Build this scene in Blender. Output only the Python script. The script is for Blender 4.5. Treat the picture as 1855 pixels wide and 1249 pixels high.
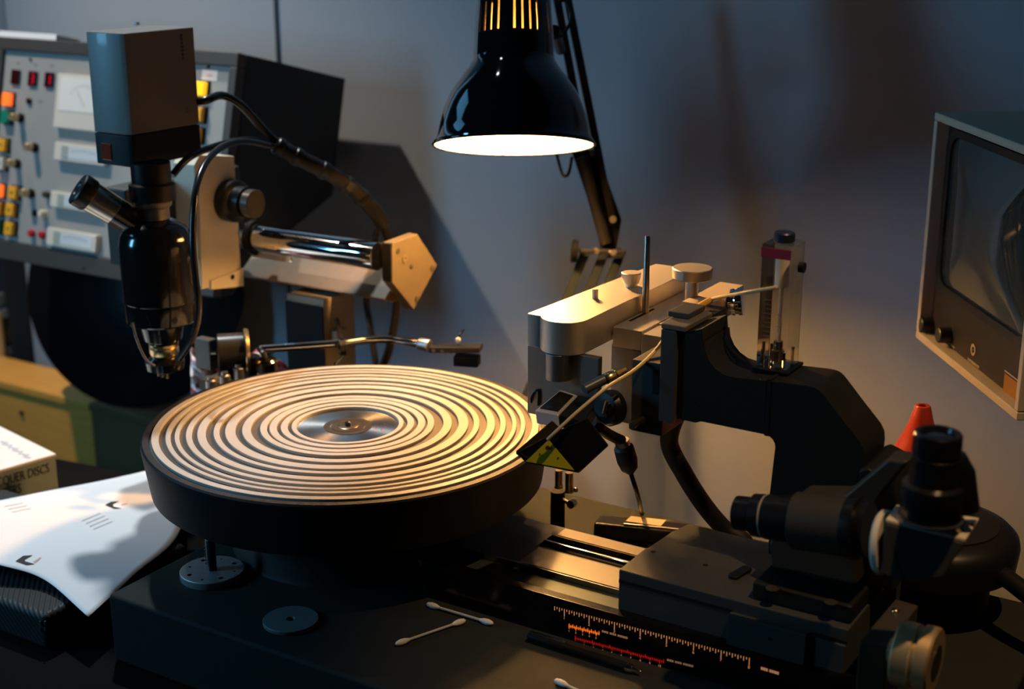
import bpy, bmesh, math, random
from mathutils import Vector, Matrix
from mathutils.bvhtree import BVHTree

random.seed(7)
for o in list(bpy.data.objects):
    bpy.data.objects.remove(o, do_unlink=True)
S = bpy.context.scene
COL = S.collection
PI = math.pi
V = Vector

# ------------------------------------------------------------------ camera
PITCH, YAW, FPX, W, H = math.radians(17.0), math.radians(31.9), 2576.0, 1855, 1249
ZP = 0.173                                     # height of the platter surface above the desk
sY, cY = math.sin(YAW), math.cos(YAW)
RIGHT = V((cY, sY, 0)); FH = V((-sY, cY, 0)); ZU = V((0, 0, 1))
FWD = FH * math.cos(PITCH) - ZU * math.sin(PITCH)
UP = FH * math.sin(PITCH) + ZU * math.cos(PITCH)
CAM = V((0, 0, ZP)) - (RIGHT * ((630 - 927.5) / FPX * 1.279) - UP * ((768 - 624.5) / FPX * 1.279) + FWD * 1.279)
cd = bpy.data.cameras.new('camera')
cam = bpy.data.objects.new('camera', cd)
COL.objects.link(cam)
cam.location = CAM
cam.rotation_euler = (PI / 2 - PITCH, 0, YAW)
cd.sensor_width = 36.0
cd.lens = FPX / W * 36.0
cd.clip_start = 0.02
cd.dof.use_dof = True
cd.dof.focus_distance = 1.17
cd.dof.aperture_fstop = 5.6
S.camera = cam

# ------------------------------------------------------------------ world, lights, exposure
S.view_settings.view_transform = 'Standard'
S.view_settings.look = 'None'
S.view_settings.gamma = 1.0
S.view_settings.use_curve_mapping = False
S.view_settings.exposure = 0.0
wd = bpy.data.worlds.new('room_air')
S.world = wd
wd.use_nodes = True
bg = wd.node_tree.nodes['Background']
bg.inputs[0].default_value = (0.35, 0.5, 0.7, 1)
bg.inputs[1].default_value = 0.006


def add_light(name, kind, loc, target, energy, color, **kw):
    l = bpy.data.lights.new(name, kind)
    l.energy = energy
    l.color = color
    for k, v in kw.items():
        setattr(l, k, v)
    o = bpy.data.objects.new(name, l)
    COL.objects.link(o)
    o.location = loc
    o.rotation_euler = (V(target) - V(loc)).to_track_quat('-Z', 'Y').to_euler()
    return o


# daylight from a window behind the camera on the left
add_light('window_daylight', 'AREA', (-0.90, -0.84, 0.60), (-0.15, 0.5, 0.35), 5.2, (0.20, 0.60, 1.0),
          shape='RECTANGLE', size=0.16, size_y=0.40)
# small spotlight high over the left end of the bench
add_light('ceiling_spotlight', 'SPOT', (-0.60, 0.34, 1.32), (-0.35, -0.06, 0.0), 46.0, (0.90, 0.97, 1.0),
          spot_size=math.radians(41), spot_blend=0.35, shadow_soft_size=0.022)
# a second window further along the left side of the room, and a small ceiling lamp
add_light('side_window_daylight', 'AREA', (-2.15, -0.25, 1.55), (0.0, 0.2, 0.4), 2.8, (0.17, 0.56, 1.0),
          shape='RECTANGLE', size=0.75, size_y=0.58)
add_light('console_spotlight', 'SPOT', (-1.10, 0.00, 1.50), (-0.72, 0.36, 0.1), 60.0, (1.0, 0.84, 0.68),
          spot_size=math.radians(60), spot_blend=0.95, shadow_soft_size=0.02)
add_light('right_ceiling_spotlight', 'SPOT', (0.92, -0.25, 1.69), (0.49, -0.03, 0.2), 46.0, (1.0, 0.60, 0.28),
          spot_size=math.radians(25), spot_blend=0.6, shadow_soft_size=0.02)
add_light('small_ceiling_lamp', 'AREA', (-0.42, 0.20, 1.62), (0, 0.1, 0.2), 0.22, (0.85, 0.95, 1.0), shape='DISK', size=0.05)


# ------------------------------------------------------------------ pixel of the photograph -> point in the room
def ray(px, py):
    return RIGHT * ((px - 927.5) / FPX) - UP * ((py - 624.5) / FPX) + FWD


def onX(px, py, x):
    d = ray(px, py); return CAM + d * ((x - CAM.x) / d.x)


def onY(px, py, y):
    d = ray(px, py); return CAM + d * ((y - CAM.y) / d.y)


def onZ(px, py, z):
    d = ray(px, py); return CAM + d * ((z - CAM.z) / d.z)


def dep(px, py, t):
    return CAM + ray(px, py) * t


def onP(px, py, p0, n):
    d = ray(px, py); return CAM + d * ((p0 - CAM).dot(n) / d.dot(n))


# ------------------------------------------------------------------ materials
MATS = {}


def mat(name, col, rough=0.5, metal=0.0, bump=0.0, scale=200.0, var=0.0, vscale=None, coat=0.0, emit=None, estr=0.0,
        trans=0.0, ior=1.45, aniso=0.0, spec=0.5, stretch=None, rvar=0.0):
    if name in MATS:
        return MATS[name]
    m = bpy.data.materials.new(name)
    m.use_nodes = True
    nt = m.node_tree
    b = nt.nodes['Principled BSDF']
    c4 = (col[0], col[1], col[2], 1)
    b.inputs['Base Color'].default_value = c4
    b.inputs['Roughness'].default_value = rough
    b.inputs['Metallic'].default_value = metal
    b.inputs['IOR'].default_value = ior
    b.inputs['Coat Weight'].default_value = coat
    b.inputs['Transmission Weight'].default_value = trans
    b.inputs['Anisotropic'].default_value = aniso
    b.inputs['Specular IOR Level'].default_value = spec
    if emit:
        b.inputs['Emission Color'].default_value = (emit[0], emit[1], emit[2], 1)
        b.inputs['Emission Strength'].default_value = estr
    if bump or var or rvar:
        tc = nt.nodes.new('ShaderNodeTexCoord')
        mp = nt.nodes.new('ShaderNodeMapping')
        nt.links.new(tc.outputs['Object'], mp.inputs[0])
        if stretch:
            mp.inputs['Scale'].default_value = stretch
        n = nt.nodes.new('ShaderNodeTexNoise')
        n.inputs['Scale'].default_value = scale
        n.inputs['Detail'].default_value = 4
        nt.links.new(mp.outputs[0], n.inputs['Vector'])
        if bump:
            bp = nt.nodes.new('ShaderNodeBump')
            bp.inputs['Strength'].default_value = bump
            bp.inputs['Distance'].default_value = 0.001
            nt.links.new(n.outputs[0], bp.inputs['Height'])
            nt.links.new(bp.outputs[0], b.inputs['Normal'])
        if var or rvar:
            n2 = nt.nodes.new('ShaderNodeTexNoise')
            n2.inputs['Scale'].default_value = vscale or scale
            n2.inputs['Detail'].default_value = 5
            nt.links.new(mp.outputs[0], n2.inputs['Vector'])
            if var:
                mx = nt.nodes.new('ShaderNodeMix')
                mx.data_type = 'RGBA'
                mx.inputs[6].default_value = tuple(max(0, c * (1 - var)) for c in col) + (1,)
                mx.inputs[7].default_value = tuple(min(1, c * (1 + var)) for c in col) + (1,)
                nt.links.new(n2.outputs[0], mx.inputs[0])
                nt.links.new(mx.outputs[2], b.inputs['Base Color'])
            if rvar:
                mr = nt.nodes.new('ShaderNodeMapRange')
                mr.inputs[3].default_value = max(0, rough - rvar)
                mr.inputs[4].default_value = min(1, rough + rvar)
                nt.links.new(n2.outputs[0], mr.inputs[0])
                nt.links.new(mr.outputs[0], b.inputs['Roughness'])
    MATS[name] = m
    return m


WALL = mat('wall_paint', (0.40, 0.44, 0.48), 0.85, bump=0.15, scale=90, var=0.05, vscale=3)
DESK = mat('desk_laminate', (0.006, 0.0055, 0.0055), 0.75, spec=0.04, bump=0.05, scale=300, var=0.2, vscale=20)
FLOOR = mat('floor_vinyl', (0.10, 0.09, 0.085), 0.6, var=0.1, scale=30)
HAMMER = mat('hammertone_grey', (0.026, 0.029, 0.026), 0.7, spec=0.12, bump=0.25, scale=700, var=0.12, vscale=60)
CAST = mat('cast_black', (0.011, 0.011, 0.009), 0.5, spec=0.3, bump=0.2, scale=600, var=0.15, vscale=40)
GREYP = mat('satin_grey_paint', (0.050, 0.053, 0.050), 0.45, spec=0.35, bump=0.05, scale=500)
BLACK = mat('black_plastic', (0.006, 0.006, 0.006), 0.35, spec=0.4)
BLACKM = mat('black_matt', (0.005, 0.005, 0.005), 0.7, spec=0.3)
GLOSS = mat('black_enamel', (0.006, 0.006, 0.007), 0.07, coat=0.5)
RUBBER = mat('black_rubber', (0.009, 0.009, 0.009), 0.55, spec=0.3, bump=0.08, scale=900)
SILVER = mat('satin_aluminium', (0.64, 0.60, 0.53), 0.38, 0.75, bump=0.04, scale=400, rvar=0.06)
ALU = mat('brushed_aluminium', (0.62, 0.60, 0.56), 0.35, 1.0, bump=0.08, scale=300, stretch=(1, 12, 12))
GREYM = mat('grey_machined_metal', (0.30, 0.30, 0.28), 0.42, 1.0, rvar=0.05, scale=60)
CHROME = mat('chrome', (0.86, 0.87, 0.88), 0.05, 1.0)
BRASS = mat('brass', (0.78, 0.58, 0.28), 0.25, 1.0)
GOLDP = mat('tan_hammered_casting', (0.135, 0.10, 0.058), 0.5, bump=0.3, scale=900, var=0.15, vscale=150)
CREAM = mat('cream_paint', (0.74, 0.66, 0.50), 0.45, var=0.04, scale=30)
WHITEP = mat('white_enamel', (0.9, 0.88, 0.84), 0.4)
PAPER = mat('white_paper', (0.86, 0.87, 0.88), 0.75, bump=0.03, scale=500)
INK = mat('black_print', (0.02, 0.022, 0.025), 0.7)
PANEL = mat('console_panel_grey', (0.33, 0.325, 0.30), 0.5, bump=0.03, scale=600)
BEZEL = mat('console_bezel', (0.052, 0.048, 0.042), 0.55, bump=0.1, scale=500)
WOOD = mat('varnished_pine', (0.92, 0.40, 0.08), 0.45, bump=0.08, scale=25, var=0.25, vscale=9, stretch=(1.5, 14, 14))

# ------------------------------------------------------------------ mesh helpers
ROOTLOC = {}


def NB():
    return bmesh.new()


def quadstrip(bm, ra, rb, closed=True):
    n = len(ra)
    for i in range(n if closed else n - 1):
        j = (i + 1) % n
        try:
            bm.faces.new((ra[i], ra[j], rb[j], rb[i]))
        except ValueError:
            pass


def prism(bm, pts, vec):
    vec = V(vec)
    a = [bm.verts.new(V(p)) for p in pts]
    b = [bm.verts.new(V(p) + vec) for p in pts]
    bm.faces.new(a[::-1]); bm.faces.new(b)
    quadstrip(bm, a, b)
    return bm


def box(bm, x0, x1, y0, y1, z0, z1):
    return prism(bm, [(x0, y0, z0), (x1, y0, z0), (x1, y1, z0), (x0, y1, z0)], (0, 0, z1 - z0))


def obox(bm, c, ax, ay, az):
    """box centred on c with half-extent vectors"""
    c, ax, ay, az = V(c), V(ax), V(ay), V(az)
    return prism(bm, [c - ax - ay - az, c + ax - ay - az, c + ax + ay - az, c - ax + ay - az], az * 2)


def frame(axis):
    a = V(axis).normalized()
    t = V((0, 0, 1)) if abs(a.z) < 0.9 else V((1, 0, 0))
    u = t.cross(a).normalized()
    return u, a.cross(u).normalized(), a


def lathe(bm, base, axis, prof, seg=32, cap0=True, cap1=True):
    """prof: list of (height, radius) along axis from base"""
    u, w, a = frame(axis)
    base = V(base)
    rings = []
    for h, r in prof:
        r = max(r, 1e-5)
        rings.append([bm.verts.new(base + a * h + (u * math.cos(2 * PI * i / seg) + w * math.sin(2 * PI * i / seg)) * r)
                      for i in range(seg)])
    for p, q in zip(rings, rings[1:]):
        quadstrip(bm, p, q)
    if cap0: bm.faces.new(rings[0][::-1])
    if cap1: bm.faces.new(rings[-1])
    return rings


def cyl(bm, p0, p1, r, seg=24, r1=None):
    d = V(p1) - V(p0)
    lathe(bm, p0, d, [(0, r), (d.length, r if r1 is None else r1)], seg)
    return bm


def annulus(bm, base, axis, r0, r1, h, seg=96, ch=0.0):
    u, w, a = frame(axis)
    base = V(base)
    prof = [(0, r0), (0, r1), (h - ch, r1), (h, r1 - ch), (h, r0 + ch), (h - ch, r0)]
    rings = [[bm.verts.new(base + a * z + (u * math.cos(2 * PI * i / seg) + w * math.sin(2 * PI * i / seg)) * r) for i in range(seg)]
             for z, r in prof]
    for i in range(len(rings)):
        quadstrip(bm, rings[i], rings[(i + 1) % len(rings)])
    return bm


def smooth_path(pts, n=8):
    P = [V(p) for p in pts]
    out = []
    for i in range(len(P) - 1):
        p0, p1, p2, p3 = P[max(i - 1, 0)], P[i], P[i + 1], P[min(i + 2, len(P) - 1)]
        for k in range(n):
            t = k / n
            out.append(0.5 * ((2 * p1) + (p2 - p0) * t + (2 * p0 - 5 * p1 + 4 * p2 - p3) * t * t + (3 * p1 - p0 - 3 * p2 + p3) * t ** 3))
    out.append(P[-1])
    return out


def tube(bm, pts, r, seg=10, n=8, flat=1.0):
    path = smooth_path(pts, n) if len(pts) > 2 else [V(p) for p in pts]
    rs = r if callable(r) else (lambda t: r)
    t0 = (path[1] - path[0]).normalized()
    u = frame(t0)[0]
    rings = []
    for i, p in enumerate(path):
        a = (path[min(i + 1, len(path) - 1)] - path[max(i - 1, 0)]).normalized()
        u = (u - a * u.dot(a)).normalized()
        w = a.cross(u)
        rr = rs(i / (len(path) - 1))
        rings.append([bm.verts.new(p + u * math.cos(2 * PI * k / seg) * rr + w * math.sin(2 * PI * k / seg) * rr * flat) for k in range(seg)])
    for p, q in zip(rings, rings[1:]):
        quadstrip(bm, p, q)
    bm.faces.new(rings[0][::-1]); bm.faces.new(rings[-1])
    return bm


def sphere(bm, c, r, sx=1, sy=1, sz=1, u=20, v=12):
    bmesh.ops.create_uvsphere(bm, u_segments=u, v_segments=v, radius=r,
                              matrix=Matrix.Translation(V(c)) @ Matrix.Diagonal((sx, sy, sz, 1)))
    return bm


def rootof(o):
    while o.parent:
        o = o.parent
    return o


def obj(name, bm, m, parent=None, label=None, bevel=0.0, kind=None, loc=None, sharp=32, segs=2, recalc=True):
    """link a bmesh (in room coordinates) as ONE mesh object"""
    off = V(loc) if loc is not None else (ROOTLOC[rootof(parent).name] if parent else V((0, 0, 0)))
    if recalc:
        bmesh.ops.recalc_face_normals(bm, faces=bm.faces)
    for v in bm.verts:
        v.co -= off
    for e in bm.edges:
        e.smooth = not (len(e.link_faces) == 2 and e.calc_face_angle(0) > math.radians(sharp))
    for f in bm.faces:
        f.smooth = True
    me = bpy.data.meshes.new(name)
    bm.to_mesh(me); bm.free()
    ms = m if isinstance(m, (list, tuple)) else [m]
    for x in ms:
        me.materials.append(x)
    o = bpy.data.objects.new(name, me)
    COL.objects.link(o)
    if parent:
        o.parent = parent
        if loc is not None:
            o.location = off - ROOTLOC[rootof(parent).name]
    else:
        o.location = off
        ROOTLOC[o.name] = off.copy()
    if label: o['label'] = label
    if kind: o['kind'] = kind
    if bevel:
        md = o.modifiers.new('bevel', 'BEVEL')
        md.width = bevel; md.segments = segs; md.limit_method = 'ANGLE'; md.angle_limit = math.radians(30)
        md.harden_normals = True
    return o


def thing(name, label, cat, loc, group=None):
    o = bpy.data.objects.new(name, None)
    COL.objects.link(o)
    o.location = loc
    o.empty_display_size = 0.03
    o['label'] = label; o['category'] = cat
    if group: o['group'] = group
    ROOTLOC[o.name] = V(loc)
    return o


def tag(o, label, cat, group=None):
    o['label'] = label; o['category'] = cat
    if group: o['group'] = group
    return o


def text_bm(s, size, origin, ex, ey, align='LEFT', extrude=0.0, xs=1.0):
    """letters as a bmesh: ex = reading direction, ey = letter up"""
    c = bpy.data.curves.new('t', 'FONT')
    c.body = s; c.size = size; c.align_x = align; c.resolution_u = 3; c.extrude = extrude
    t = bpy.data.objects.new('t', c)
    COL.objects.link(t)
    bpy.context.view_layer.update()
    me = bpy.data.meshes.new_from_object(t.evaluated_get(bpy.context.evaluated_depsgraph_get()))
    bpy.data.objects.remove(t, do_unlink=True)
    bm = NB(); bm.from_mesh(me); bpy.data.meshes.remove(me)
    ex, ey = V(ex).normalized(), V(ey).normalized()
    ez = ex.cross(ey)
    M = Matrix.Translation(V(origin)) @ Matrix((ex, ey, ez)).transposed().to_4x4() @ Matrix.Diagonal((xs, 1, 1, 1))
    bmesh.ops.transform(bm, matrix=M, verts=bm.verts)
    return bm


def join_bm(a, b):
    me = bpy.data.meshes.new('tmp'); b.to_mesh(me); b.free(); a.from_mesh(me); bpy.data.meshes.remove(me)
    return a


def circle_pts(c, u, w, r, n=24, a0=0, a1=2 * PI, end=False):
    c = V(c)
    return [c + V(u) * math.cos(a0 + (a1 - a0) * i / (n if not end else n - 1)) * r + V(w) * math.sin(a0 + (a1 - a0) * i / (n if not end else n - 1)) * r for i in range(n)]


X_, Y_, Z_ = V((1, 0, 0)), V((0, 1, 0)), V((0, 0, 1))

# ================================================================== the setting
WY = 0.60
obj('wall_back', box(NB(), -2.6, 1.9, WY, WY + 0.1, -0.75, 1.7), WALL, kind='structure')
obj('floor', box(NB(), -2.6, 1.9, -2.4, WY, -0.80, -0.75), FLOOR, kind='structure')
sx = onY(503, 60, WY).x
obj('trim_1', box(NB(), sx - 0.0018, sx + 0.0018, WY - 0.004, WY - 0.0002, -0.75, 1.7), mat('dark_seam', (0.10, 0.11, 0.12), 0.7), kind='structure')
# the end of the wall at the far left: a bright window reveal
e0, e1 = onY(-60, 30, WY).x, onY(11, 30, WY).x
z0w = onY(0, 64, WY).z
wf = obj('window_1', box(NB(), e0 - 0.3, e1, WY - 0.02, WY - 0.0003, z0w, 1.35), mat('window_frame_white', (0.7, 0.75, 0.8), 0.5), kind='structure', bevel=0.002)
obj('pane', box(NB(), e0 - 0.28, e1 - 0.002, WY - 0.0225, WY - 0.0205, z0w + 0.003, 1.33),
    mat('daylit_pane', (0.3, 0.5, 0.7), 0.3, emit=(0.28, 0.56, 0.80), estr=0.85), wf, label='pale blue pane with daylight behind')

# ================================================================== furniture
dk = thing('workbench', 'dark laminate bench top carrying the disc cutting lathe', 'workbench', (0, -0.2, -0.75))
bm = NB()
prism(bm, [(-1.35, -0.95, -0.032), (1.35, -0.95, -0.032), (1.35, 0.312, -0.032), (-0.31, 0.312, -0.032), (-0.31, 0.125, -0.032), (-1.35, -0.02, -0.032)], (0, 0, 0.0317))
obj('bench_top', bm, DESK, dk, bevel=0.002)
for x, y in ((-1.28, -0.88), (1.28, -0.88), (1.28, 0.25), (-0.24, 0.25), (-1.28, -0.12)):
    obj('leg', box(NB(), x - 0.025, x + 0.025, y - 0.025, y + 0.025, -0.75, -0.033), BLACK, dk, bevel=0.002)

wb = thing('wooden_ledge', 'low varnished wooden cabinet behind the bench at the far left', 'cabinet', (-1.0, 0.49, -0.75))
xw = onY(168, 780, 0.449).x
OLIVE_SHADE = mat('ledge_shade_olive', (0.14, 0.10, 0.045), 0.6, var=0.1, scale=20)  # shade over the ledge's right end, put into a dark olive colour
obj('ledge_top', box(NB(), -1.9, xw, 0.445, 0.535, -0.112, -0.10), WOOD, wb, bevel=0.0015)
obj('front_board', box(NB(), -1.9, xw, 0.449, 0.465, -0.42, -0.1125), WOOD, wb, bevel=0.001)
obj('ledge_top', box(NB(), xw + 0.0004, -0.45, 0.446, 0.535, -0.112, -0.10), OLIVE_SHADE, wb, bevel=0.0015, label='shaded end of the ledge, coloured dark olive')
obj('front_board', box(NB(), xw + 0.0004, -0.45, 0.450, 0.465, -0.42, -0.1125), OLIVE_SHADE, wb, bevel=0.001, label='shaded part of the board, coloured dark olive')
obj('back_board', box(NB(), -1.9, -0.45, 0.52, 0.533, -0.42, -0.1125), WOOD, wb)
for x in (-1.88, -0.47):
    obj('leg', box(NB(), x - 0.02, x + 0.02, 0.466, 0.519, -0.75, -0.113), WOOD, wb)
p = onY(40, 748, 0.449)
obj('screw_cap', cyl(NB(), p + V((0, 0.001, 0)), p + V((0, -0.003, 0)), 0.0035), BLACK, wb, label='dark screw head')

rk = thing('equipment_rack', 'dark rack of equipment modules at the left edge, beside the black disc', 'rack', (-1.35, 0.57, -0.75))
x1r = onY(46, 560, 0.59).x
RF = 0.556
obj('rack_case', box(NB(), -1.62, x1r, RF, 0.596, -0.7497, 0.24), mat('rack_blue_black', (0.018, 0.025, 0.032), 0.5), rk, bevel=0.002)
for ya, yb in ((562, 578), (630, 646)):
    za, zb = onY(30, ya, RF).z, onY(30, yb, RF).z
    obj('divider', box(NB(), -1.60, x1r - 0.002, RF - 0.010, RF - 0.0004, zb, za), mat('rack_trim', (0.20, 0.21, 0.23), 0.5), rk, bevel=0.001)
zt_, zb_ = onY(30, 536, RF).z, onY(30, 556, RF).z
obj('shelf_strip', box(NB(), -1.60, x1r - 0.004, RF - 0.014, RF - 0.0004, zb_, zt_), mat('rack_green', (0.12, 0.15, 0.12), 0.6), rk, bevel=0.001)
xp = onY(5, 600, RF - 0.016).x
obj('side_post', box(NB(), xp - 0.02, xp, RF - 0.020, RF - 0.0145, -0.7497, onY(2, 560, RF).z), mat('rack_post_tan', (0.50, 0.32, 0.13), 0.5), rk, bevel=0.001, label='tan wooden post')
for px in (14, 28):
    q = onY(px, 655, RF)
    obj('module_handle', box(NB(), q.x - 0.004, q.x + 0.004, RF - 0.010, RF - 0.0004, q.z - 0.012, q.z + 0.004), mat('rack_trim', (0, 0, 0)), rk)

# black disc leaning on the wall
yaw, tl = 0.2965, 0.2675
w_ = V((math.cos(yaw), math.sin(yaw), 0)); n_ = V((-math.sin(yaw), math.cos(yaw), 0))
a_ = n_ * math.sin(tl) + Z_ * math.cos(tl); b_ = n_ * math.cos(tl) - Z_ * math.sin(tl)
B_ = V((-0.7844, 0.452, -0.0955))
ld = thing('lacquer_disc', 'big black blank disc leaning behind the console on the wooden ledge', 'disc', B_)
bm = NB(); lathe(bm, B_ + a_ * 0.178 + b_ * 0.0015, -b_, [(0, 0.1772), (0.0004, 0.178), (0.0014, 0.178), (0.0018, 0.1772)], 128)
obj('disc', bm, mat('black_lacquer', (0.006, 0.006, 0.007), 0.22), ld)
obj('centre_hole', cyl(NB(), B_ + a_ * 0.178 - b_ * 0.0004, B_ + a_ * 0.178 - b_ * 0.0008, 0.0036, 16), BLACKM, ld)

# ================================================================== console (meter bridge)
CA = V((-0.4276, 0.3527, 0.4516))                         # front top right corner
CAX = V((-0.4276, 0.2840, 0.1640))
ca = (CA - CAX); CH = ca.length; ca.normalize()            # up the panel
cw = V((1, 0.0, 0)); cn = cw.cross(ca).normalized()        # cn points out of the panel
if cn.y > 0: cn = -cn
CWID = 0.52
con = thing('control_console', 'grey mixing console with lit buttons and meters, in dark tilted case', 'console', (-0.68, 0.42, 0.164))


def cpt(px, py, h=0.0):
    return onP(px, py, CA + cn * h, cn)


depth = -cn * 0.197
bm = NB()
R0, R1 = CA, CAX
prof = [CA + cn * 0.0, CAX, CAX - cn * 0.02 + ca * 0.004, CAX - cn * 0.05 + ca * 0.045, CA + V((-0.003, 0.191, -0.047)) - ca * 0.155, CA + V((-0.003, 0.191, -0.047))]
# carcass set a little behind the frame
prism(bm, [p_ - cn * 0.012 for p_ in prof], (-CWID, 0, 0))
obj('case', bm, mat('console_case_black', (0.012, 0.013, 0.012), 0.6), con, bevel=0.002)
# frame of four bars round the panel
BT, BR, BB = 0.017, 0.0125, 0.0255


def cbar(nm, u0, u1, v0, v1, d0, d1, m, bev=0.0015, par=con, **k):
    """bar on the panel: u along the top edge measured left from the right corner, v down from the top edge"""
    o = CA
    pts = [o - cw * u0 - ca * v0, o - cw * u1 - ca * v0, o - cw * u1 - ca * v1, o - cw * u0 - ca * v1]
    b = NB(); prism(b, [q + cn * d0 for q in pts], cn * (d1 - d0))
    return obj(nm, b, m, par, bevel=bev, **k)


cbar('frame_bar', 0, CWID, 0, BT, -0.0115, 0.004, BEZEL)
cbar('frame_bar', 0, CWID, CH - BB, CH, -0.0115, 0.004, BEZEL)
cbar('frame_bar', 0, BR, BT + 0.0003, CH - BB - 0.0003, -0.0115, 0.004, BEZEL)
uL = -(cpt(6, 130) - CA).dot(cw)
cbar('frame_bar', uL, uL + 0.02, BT + 0.0003, CH - BB - 0.0003, -0.0115, 0.004, BEZEL)
cbar('faceplate', BR + 0.0003, uL - 0.0003, BT + 0.0003, CH - BB - 0.0003, -0.0115, -0.001, PANEL, bev=0)


def cplace(nm, px, py, bmf, m, h=-0.001, **k):
    """a part built at the panel origin, axes (cw, ca, cn), moved to the pixel"""
    p_ = cpt(px, py, h)
    return obj(nm, bmf(p_), m, con, **k)


def slab(p_, w, hgt, d0, d1):
    pts = [p_ - cw * w - ca * hgt, p_ + cw * w - ca * hgt, p_ + cw * w + ca * hgt, p_ - cw * w + ca * hgt]
    b = NB(); prism(b, [q + cn * d0 for q in pts], cn * (d1 - d0)); return b


def emat(nm, c, s):
    return mat(nm, tuple(min(1, x) for x in c), 0.35, emit=c, estr=s)


AMB = mat('amber_cap', (0.92, 0.42, 0.025), 0.35)
buttons = [(19, 181, emat('lit_orange', (1.0, 0.16, 0.02), 0.95), 'lit orange push button'), (16, 213, mat('green_cap', (0.01, 0.22, 0.13), 0.35), 'green push button'),
           (10, 264, AMB, None), (7, 297, mat('white_cap', (0.62, 0.58, 0.5), 0.4), 'white push button'),
           (3, 346, emat('lit_orange', (1, 0, 0), 1), 'lit orange push button'), (30, 350, AMB, None), (1, 379, AMB, None), (25, 381, AMB, None),
           (-1, 411, mat('green_cap', (0, 0, 0)), 'green push button'), (23, 415, AMB, None),
           (369, 162, emat('lit_yellow', (1.0, 0.52, 0.01), 0.95), 'lit yellow push button'), (364, 209, AMB, None), (360, 246, AMB, None)]
for px, py, m_, lb in buttons:
    p_ = cpt(px, py, 0)
    obj('button_bezel', slab(p_, 0.0092, 0.0102, -0.001, 0.0015), BLACKM, con)
    bt = obj('button', slab(p_, 0.0078, 0.0086, 0.0017, 0.0085), m_, con, bevel=0.0012, label=lb)
    if m_ is AMB or 'white' in m_.name:
        o_ = slab(p_ + ca * 0.0, 0.0028, 0.0012, 0.0086, 0.0088)
        obj('cap_mark', o_, mat('cap_print', (0.22, 0.10, 0.02), 0.5), bt, label='small dark print')
# red digit displays
for i, (px, py, s) in enumerate(((29, 140, 0.0), (60, 143, 0.20), (90, 145, 0.42))):
    p_ = cpt(px, py, 0)
    d_ = obj('digit_display', slab(p_, 0.0080, 0.0098, -0.001, 0.0022), mat('display_window', (0.035, 0.004, 0.006), 0.2), con, bevel=0.0006)
    if s:
        b = slab(p_ + cw * 0.0030 + ca * 0.0030, 0.0008, 0.0026, 0.0023, 0.0025)
        b = join_bm(b, slab(p_ + cw * 0.0030 - ca * 0.0030, 0.0008, 0.0026, 0.0023, 0.0025))
        if i == 1:
            for q in (0.0, 0.0058, -0.0058):
                b = join_bm(b, slab(p_ + cw * 0.0005 + ca * q, 0.0020, 0.0006, 0.0023, 0.0025))
        obj('lit_digit', b, emat('digit_red_%d' % i, (0.9, 0.01, 0.03), s), d_, label='glowing red digit strokes')
    obj('print_mark', slab(cpt(px + 3, py - 26, 0), 0.003, 0.0013, -0.001, -0.0007), mat('faint_print', (0.22, 0.21, 0.19), 0.6), con)
# knobs
KN = mat('knob_brass_cap', (0.62, 0.47, 0.26), 0.32, 0.7)
for px, py in ((38, 214), (64, 268), (32, 297), (57, 351)):
    p_ = cpt(px, py, 0)
    b = NB(); lathe(b, p_ - cn * 0.001, cn, [(0, 0.0062), (0.004, 0.0062), (0.0042, 0.0045), (0.009, 0.0045)], 20)
    k_ = obj('knob', b, BLACK, con)
    b = NB(); lathe(b, p_ + cn * 0.0082, cn, [(0, 0.0056), (0.0085, 0.0052), (0.0092, 0.0046)], 20)
    obj('knob_cap', b, KN, k_, label='brass coloured cap')
for px, py, r, hh, m_, lb in ((53, 183, 0.0045, 0.004, BLACK, 'small black knob'), (86, 353, 0.0045, 0.008, mat('dark_olive_cap', (0.06, 0.06, 0.045), 0.4), 'small dark knob'),
                              (81, 388, 0.0052, 0.010, CREAM, 'small cream knob'), (63, 386, 0.0045, 0.003, BLACKM, 'black socket'),
                              (59, 423, 0.0050, 0.007, mat('red_jewel', (0.55, 0.03, 0.03), 0.15), 'red indicator lens'), (78, 426, 0.0050, 0.007, mat('red_jewel', (0, 0, 0)), 'red indicator lens')):
    p_ = cpt(px, py, 0)
    b = NB(); lathe(b, p_ - cn * 0.001, cn, [(0, r), (hh * 0.7, r), (hh, r * 0.7)], 20)
    obj('knob' if 'knob' in lb else ('indicator_lens' if 'red' in lb else 'socket'), b, m_, con, label=lb)
obj('print_mark', slab(cpt(72, 184, 0), 0.004, 0.0012, -0.001, -0.0007), mat('faint_print', (0, 0, 0)), con)


def panel_quad(px0, py0, px1, py1, h):
    """axis-aligned rectangle on the panel from two opposite pixels -> centre, half width, half height"""
    a, b = cpt(px0, py0, h), cpt(px1, py1, h)
    d = b - a
    return (a + b) / 2, abs(d.dot(cw)) / 2, abs(d.dot(ca)) / 2


MET = mat('meter_face', (0.86, 0.82, 0.74), 0.5)
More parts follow.
